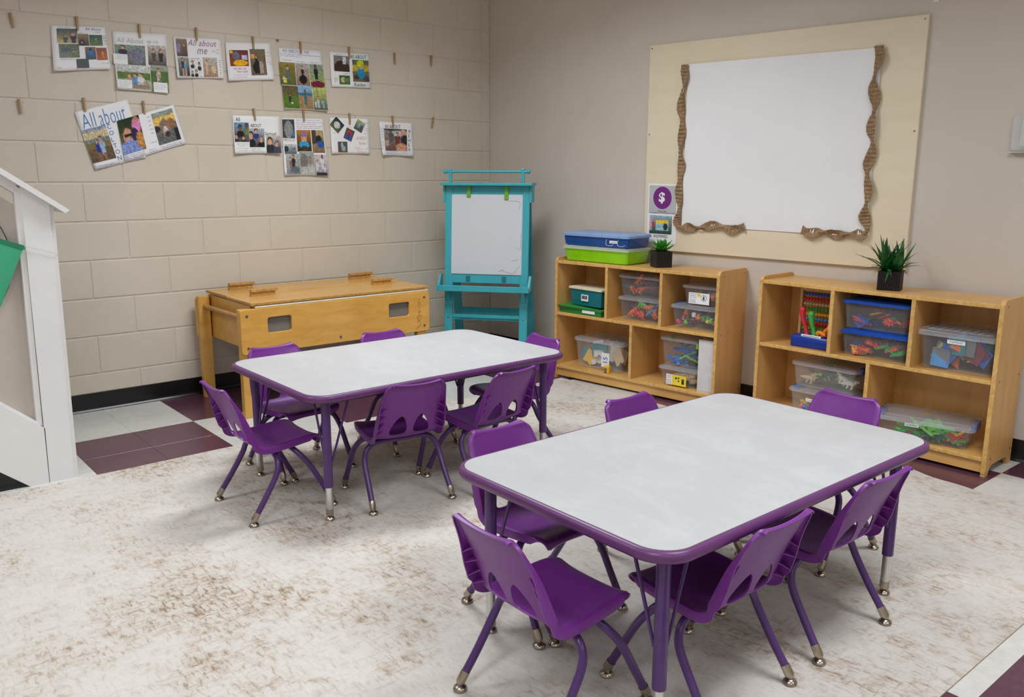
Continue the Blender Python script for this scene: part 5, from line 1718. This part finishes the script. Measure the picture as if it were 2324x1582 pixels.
for i, (x, z, a, lb) in enumerate(pins):
    o = pp if i == 0 else copy_tree(pp)
    o.location = (x, -.0095, z)
    o.rotation_euler = (0, -a, 0)
    tag(o, lb, 'clothespin', 'clothespins on the block wall')
h = MB().tube([(-1.589, .003, 2.028), (-1.589, -.012, 2.028)], .007, 10)
tag(h.build('wall_anchor', M_screw), 'small grey screw anchor in the block wall above the posters', 'anchor')
h = MB().box(-.012, .012, -.006, 0, -.006, .006, .002)
o = tag(h.build('wall_clip', M_white), 'tiny white clip high on the right wall above the bulletin board', 'clip')
o.location = RW(-2.99, 2.04, 0); o.rotation_euler = (0, 0, -pi / 2 + WANG)

# thermostat guard at the right edge of the frame
tg = tag(empty('thermostat_guard', RW(-3.43, 1.37, 0), -pi / 2 + WANG), 'clear plastic thermostat guard on the right wall at the frame edge', 'thermostat')
m = MB()
m.loft([[(x, y, z) for x, z in rrect(-.062 + k, .075 - k, 0 + k, .158 - k, .012, 4)] for k, y in ((0, -.001), (0, -.03), (.006, -.045))][::-1])
m.build('cover', clear_plastic('guard_clear', (.85, .86, .86, 1), .35, .2), tg, smooth=40)
MB().box(-.03, .05, -.02, -.001, .02, .135, .004).build('thermostat', plain('thermo_white', rgb(206, 208, 204), .5), tg)
MB().box(-.066, .08, -.03, -.001, -.006, .0, .002).build('base', plain('thermo_white', rgb(206, 208, 204), .5), tg)

# mirror and pennant on the stair wall
mc = (-3.545, .94)
mir = tag(empty('round_mirror', (mc[0], SY + .018, mc[1])), 'round wall mirror on the stair wall, cut by the left frame edge', 'mirror')
MB().lathe([(.300, 0), (.300, .006), (.296, .008)], 48, (0, 0, 0), Matrix.Rotation(pi / 2, 3, 'X')).build('glass', plain('mirror_glass', (.8, .82, .82, 1), .03, 1, var=.0), mir, smooth=30)
MB().tube([(.301 * cos(a), -.004, .301 * sin(a)) for a in [2 * pi * k / 48 for k in range(49)]], .003, 6).build('rim', plain('mirror_rim', rgb(70, 66, 62), .4), mir)
pn = tag(empty('pennant_banner', (-3.2, SY - .018, .986)), 'green felt pennant on a string across the stair wall', 'pennant')
t = NT('green_pennant'); t.col(rgb(60, 168, 124)); t.set(Roughness=.7)
t.b.inputs['Alpha'].default_value = 1
M_pen = t.m
m = MB().grid(lambda u, v: ((-.215 * u - (.107 - .215 * u) * v), -.001 - .012 * sin(pi * u) * v, .085 * u - .235 * v + .02 * 0), 8, 8)
o = m.build('flag', M_pen, pn); md = o.modifiers.new('s', 'SOLIDIFY'); md.thickness = .001
m = MB().grid(lambda u, v: (-.215 * u + .001, -.0035, .085 * u - .018 * v * (1 if u < .96 else .4) + .002), 6, 1)
o = m.build('hem', plain('pennant_hem', rgb(34, 128, 90), .7), pn); md = o.modifiers.new('s', 'SOLIDIFY'); md.thickness = .001
MB().tube([(-.6, -.002, .24), (-.215, -.002, .087), (0, -.002, .001), (.05, -.003, -.014), (.112, -.003, -.034), (.128, .02, -.036)], .0011, 6).build('string', plain('banner_string', rgb(206, 204, 196), .8), pn)
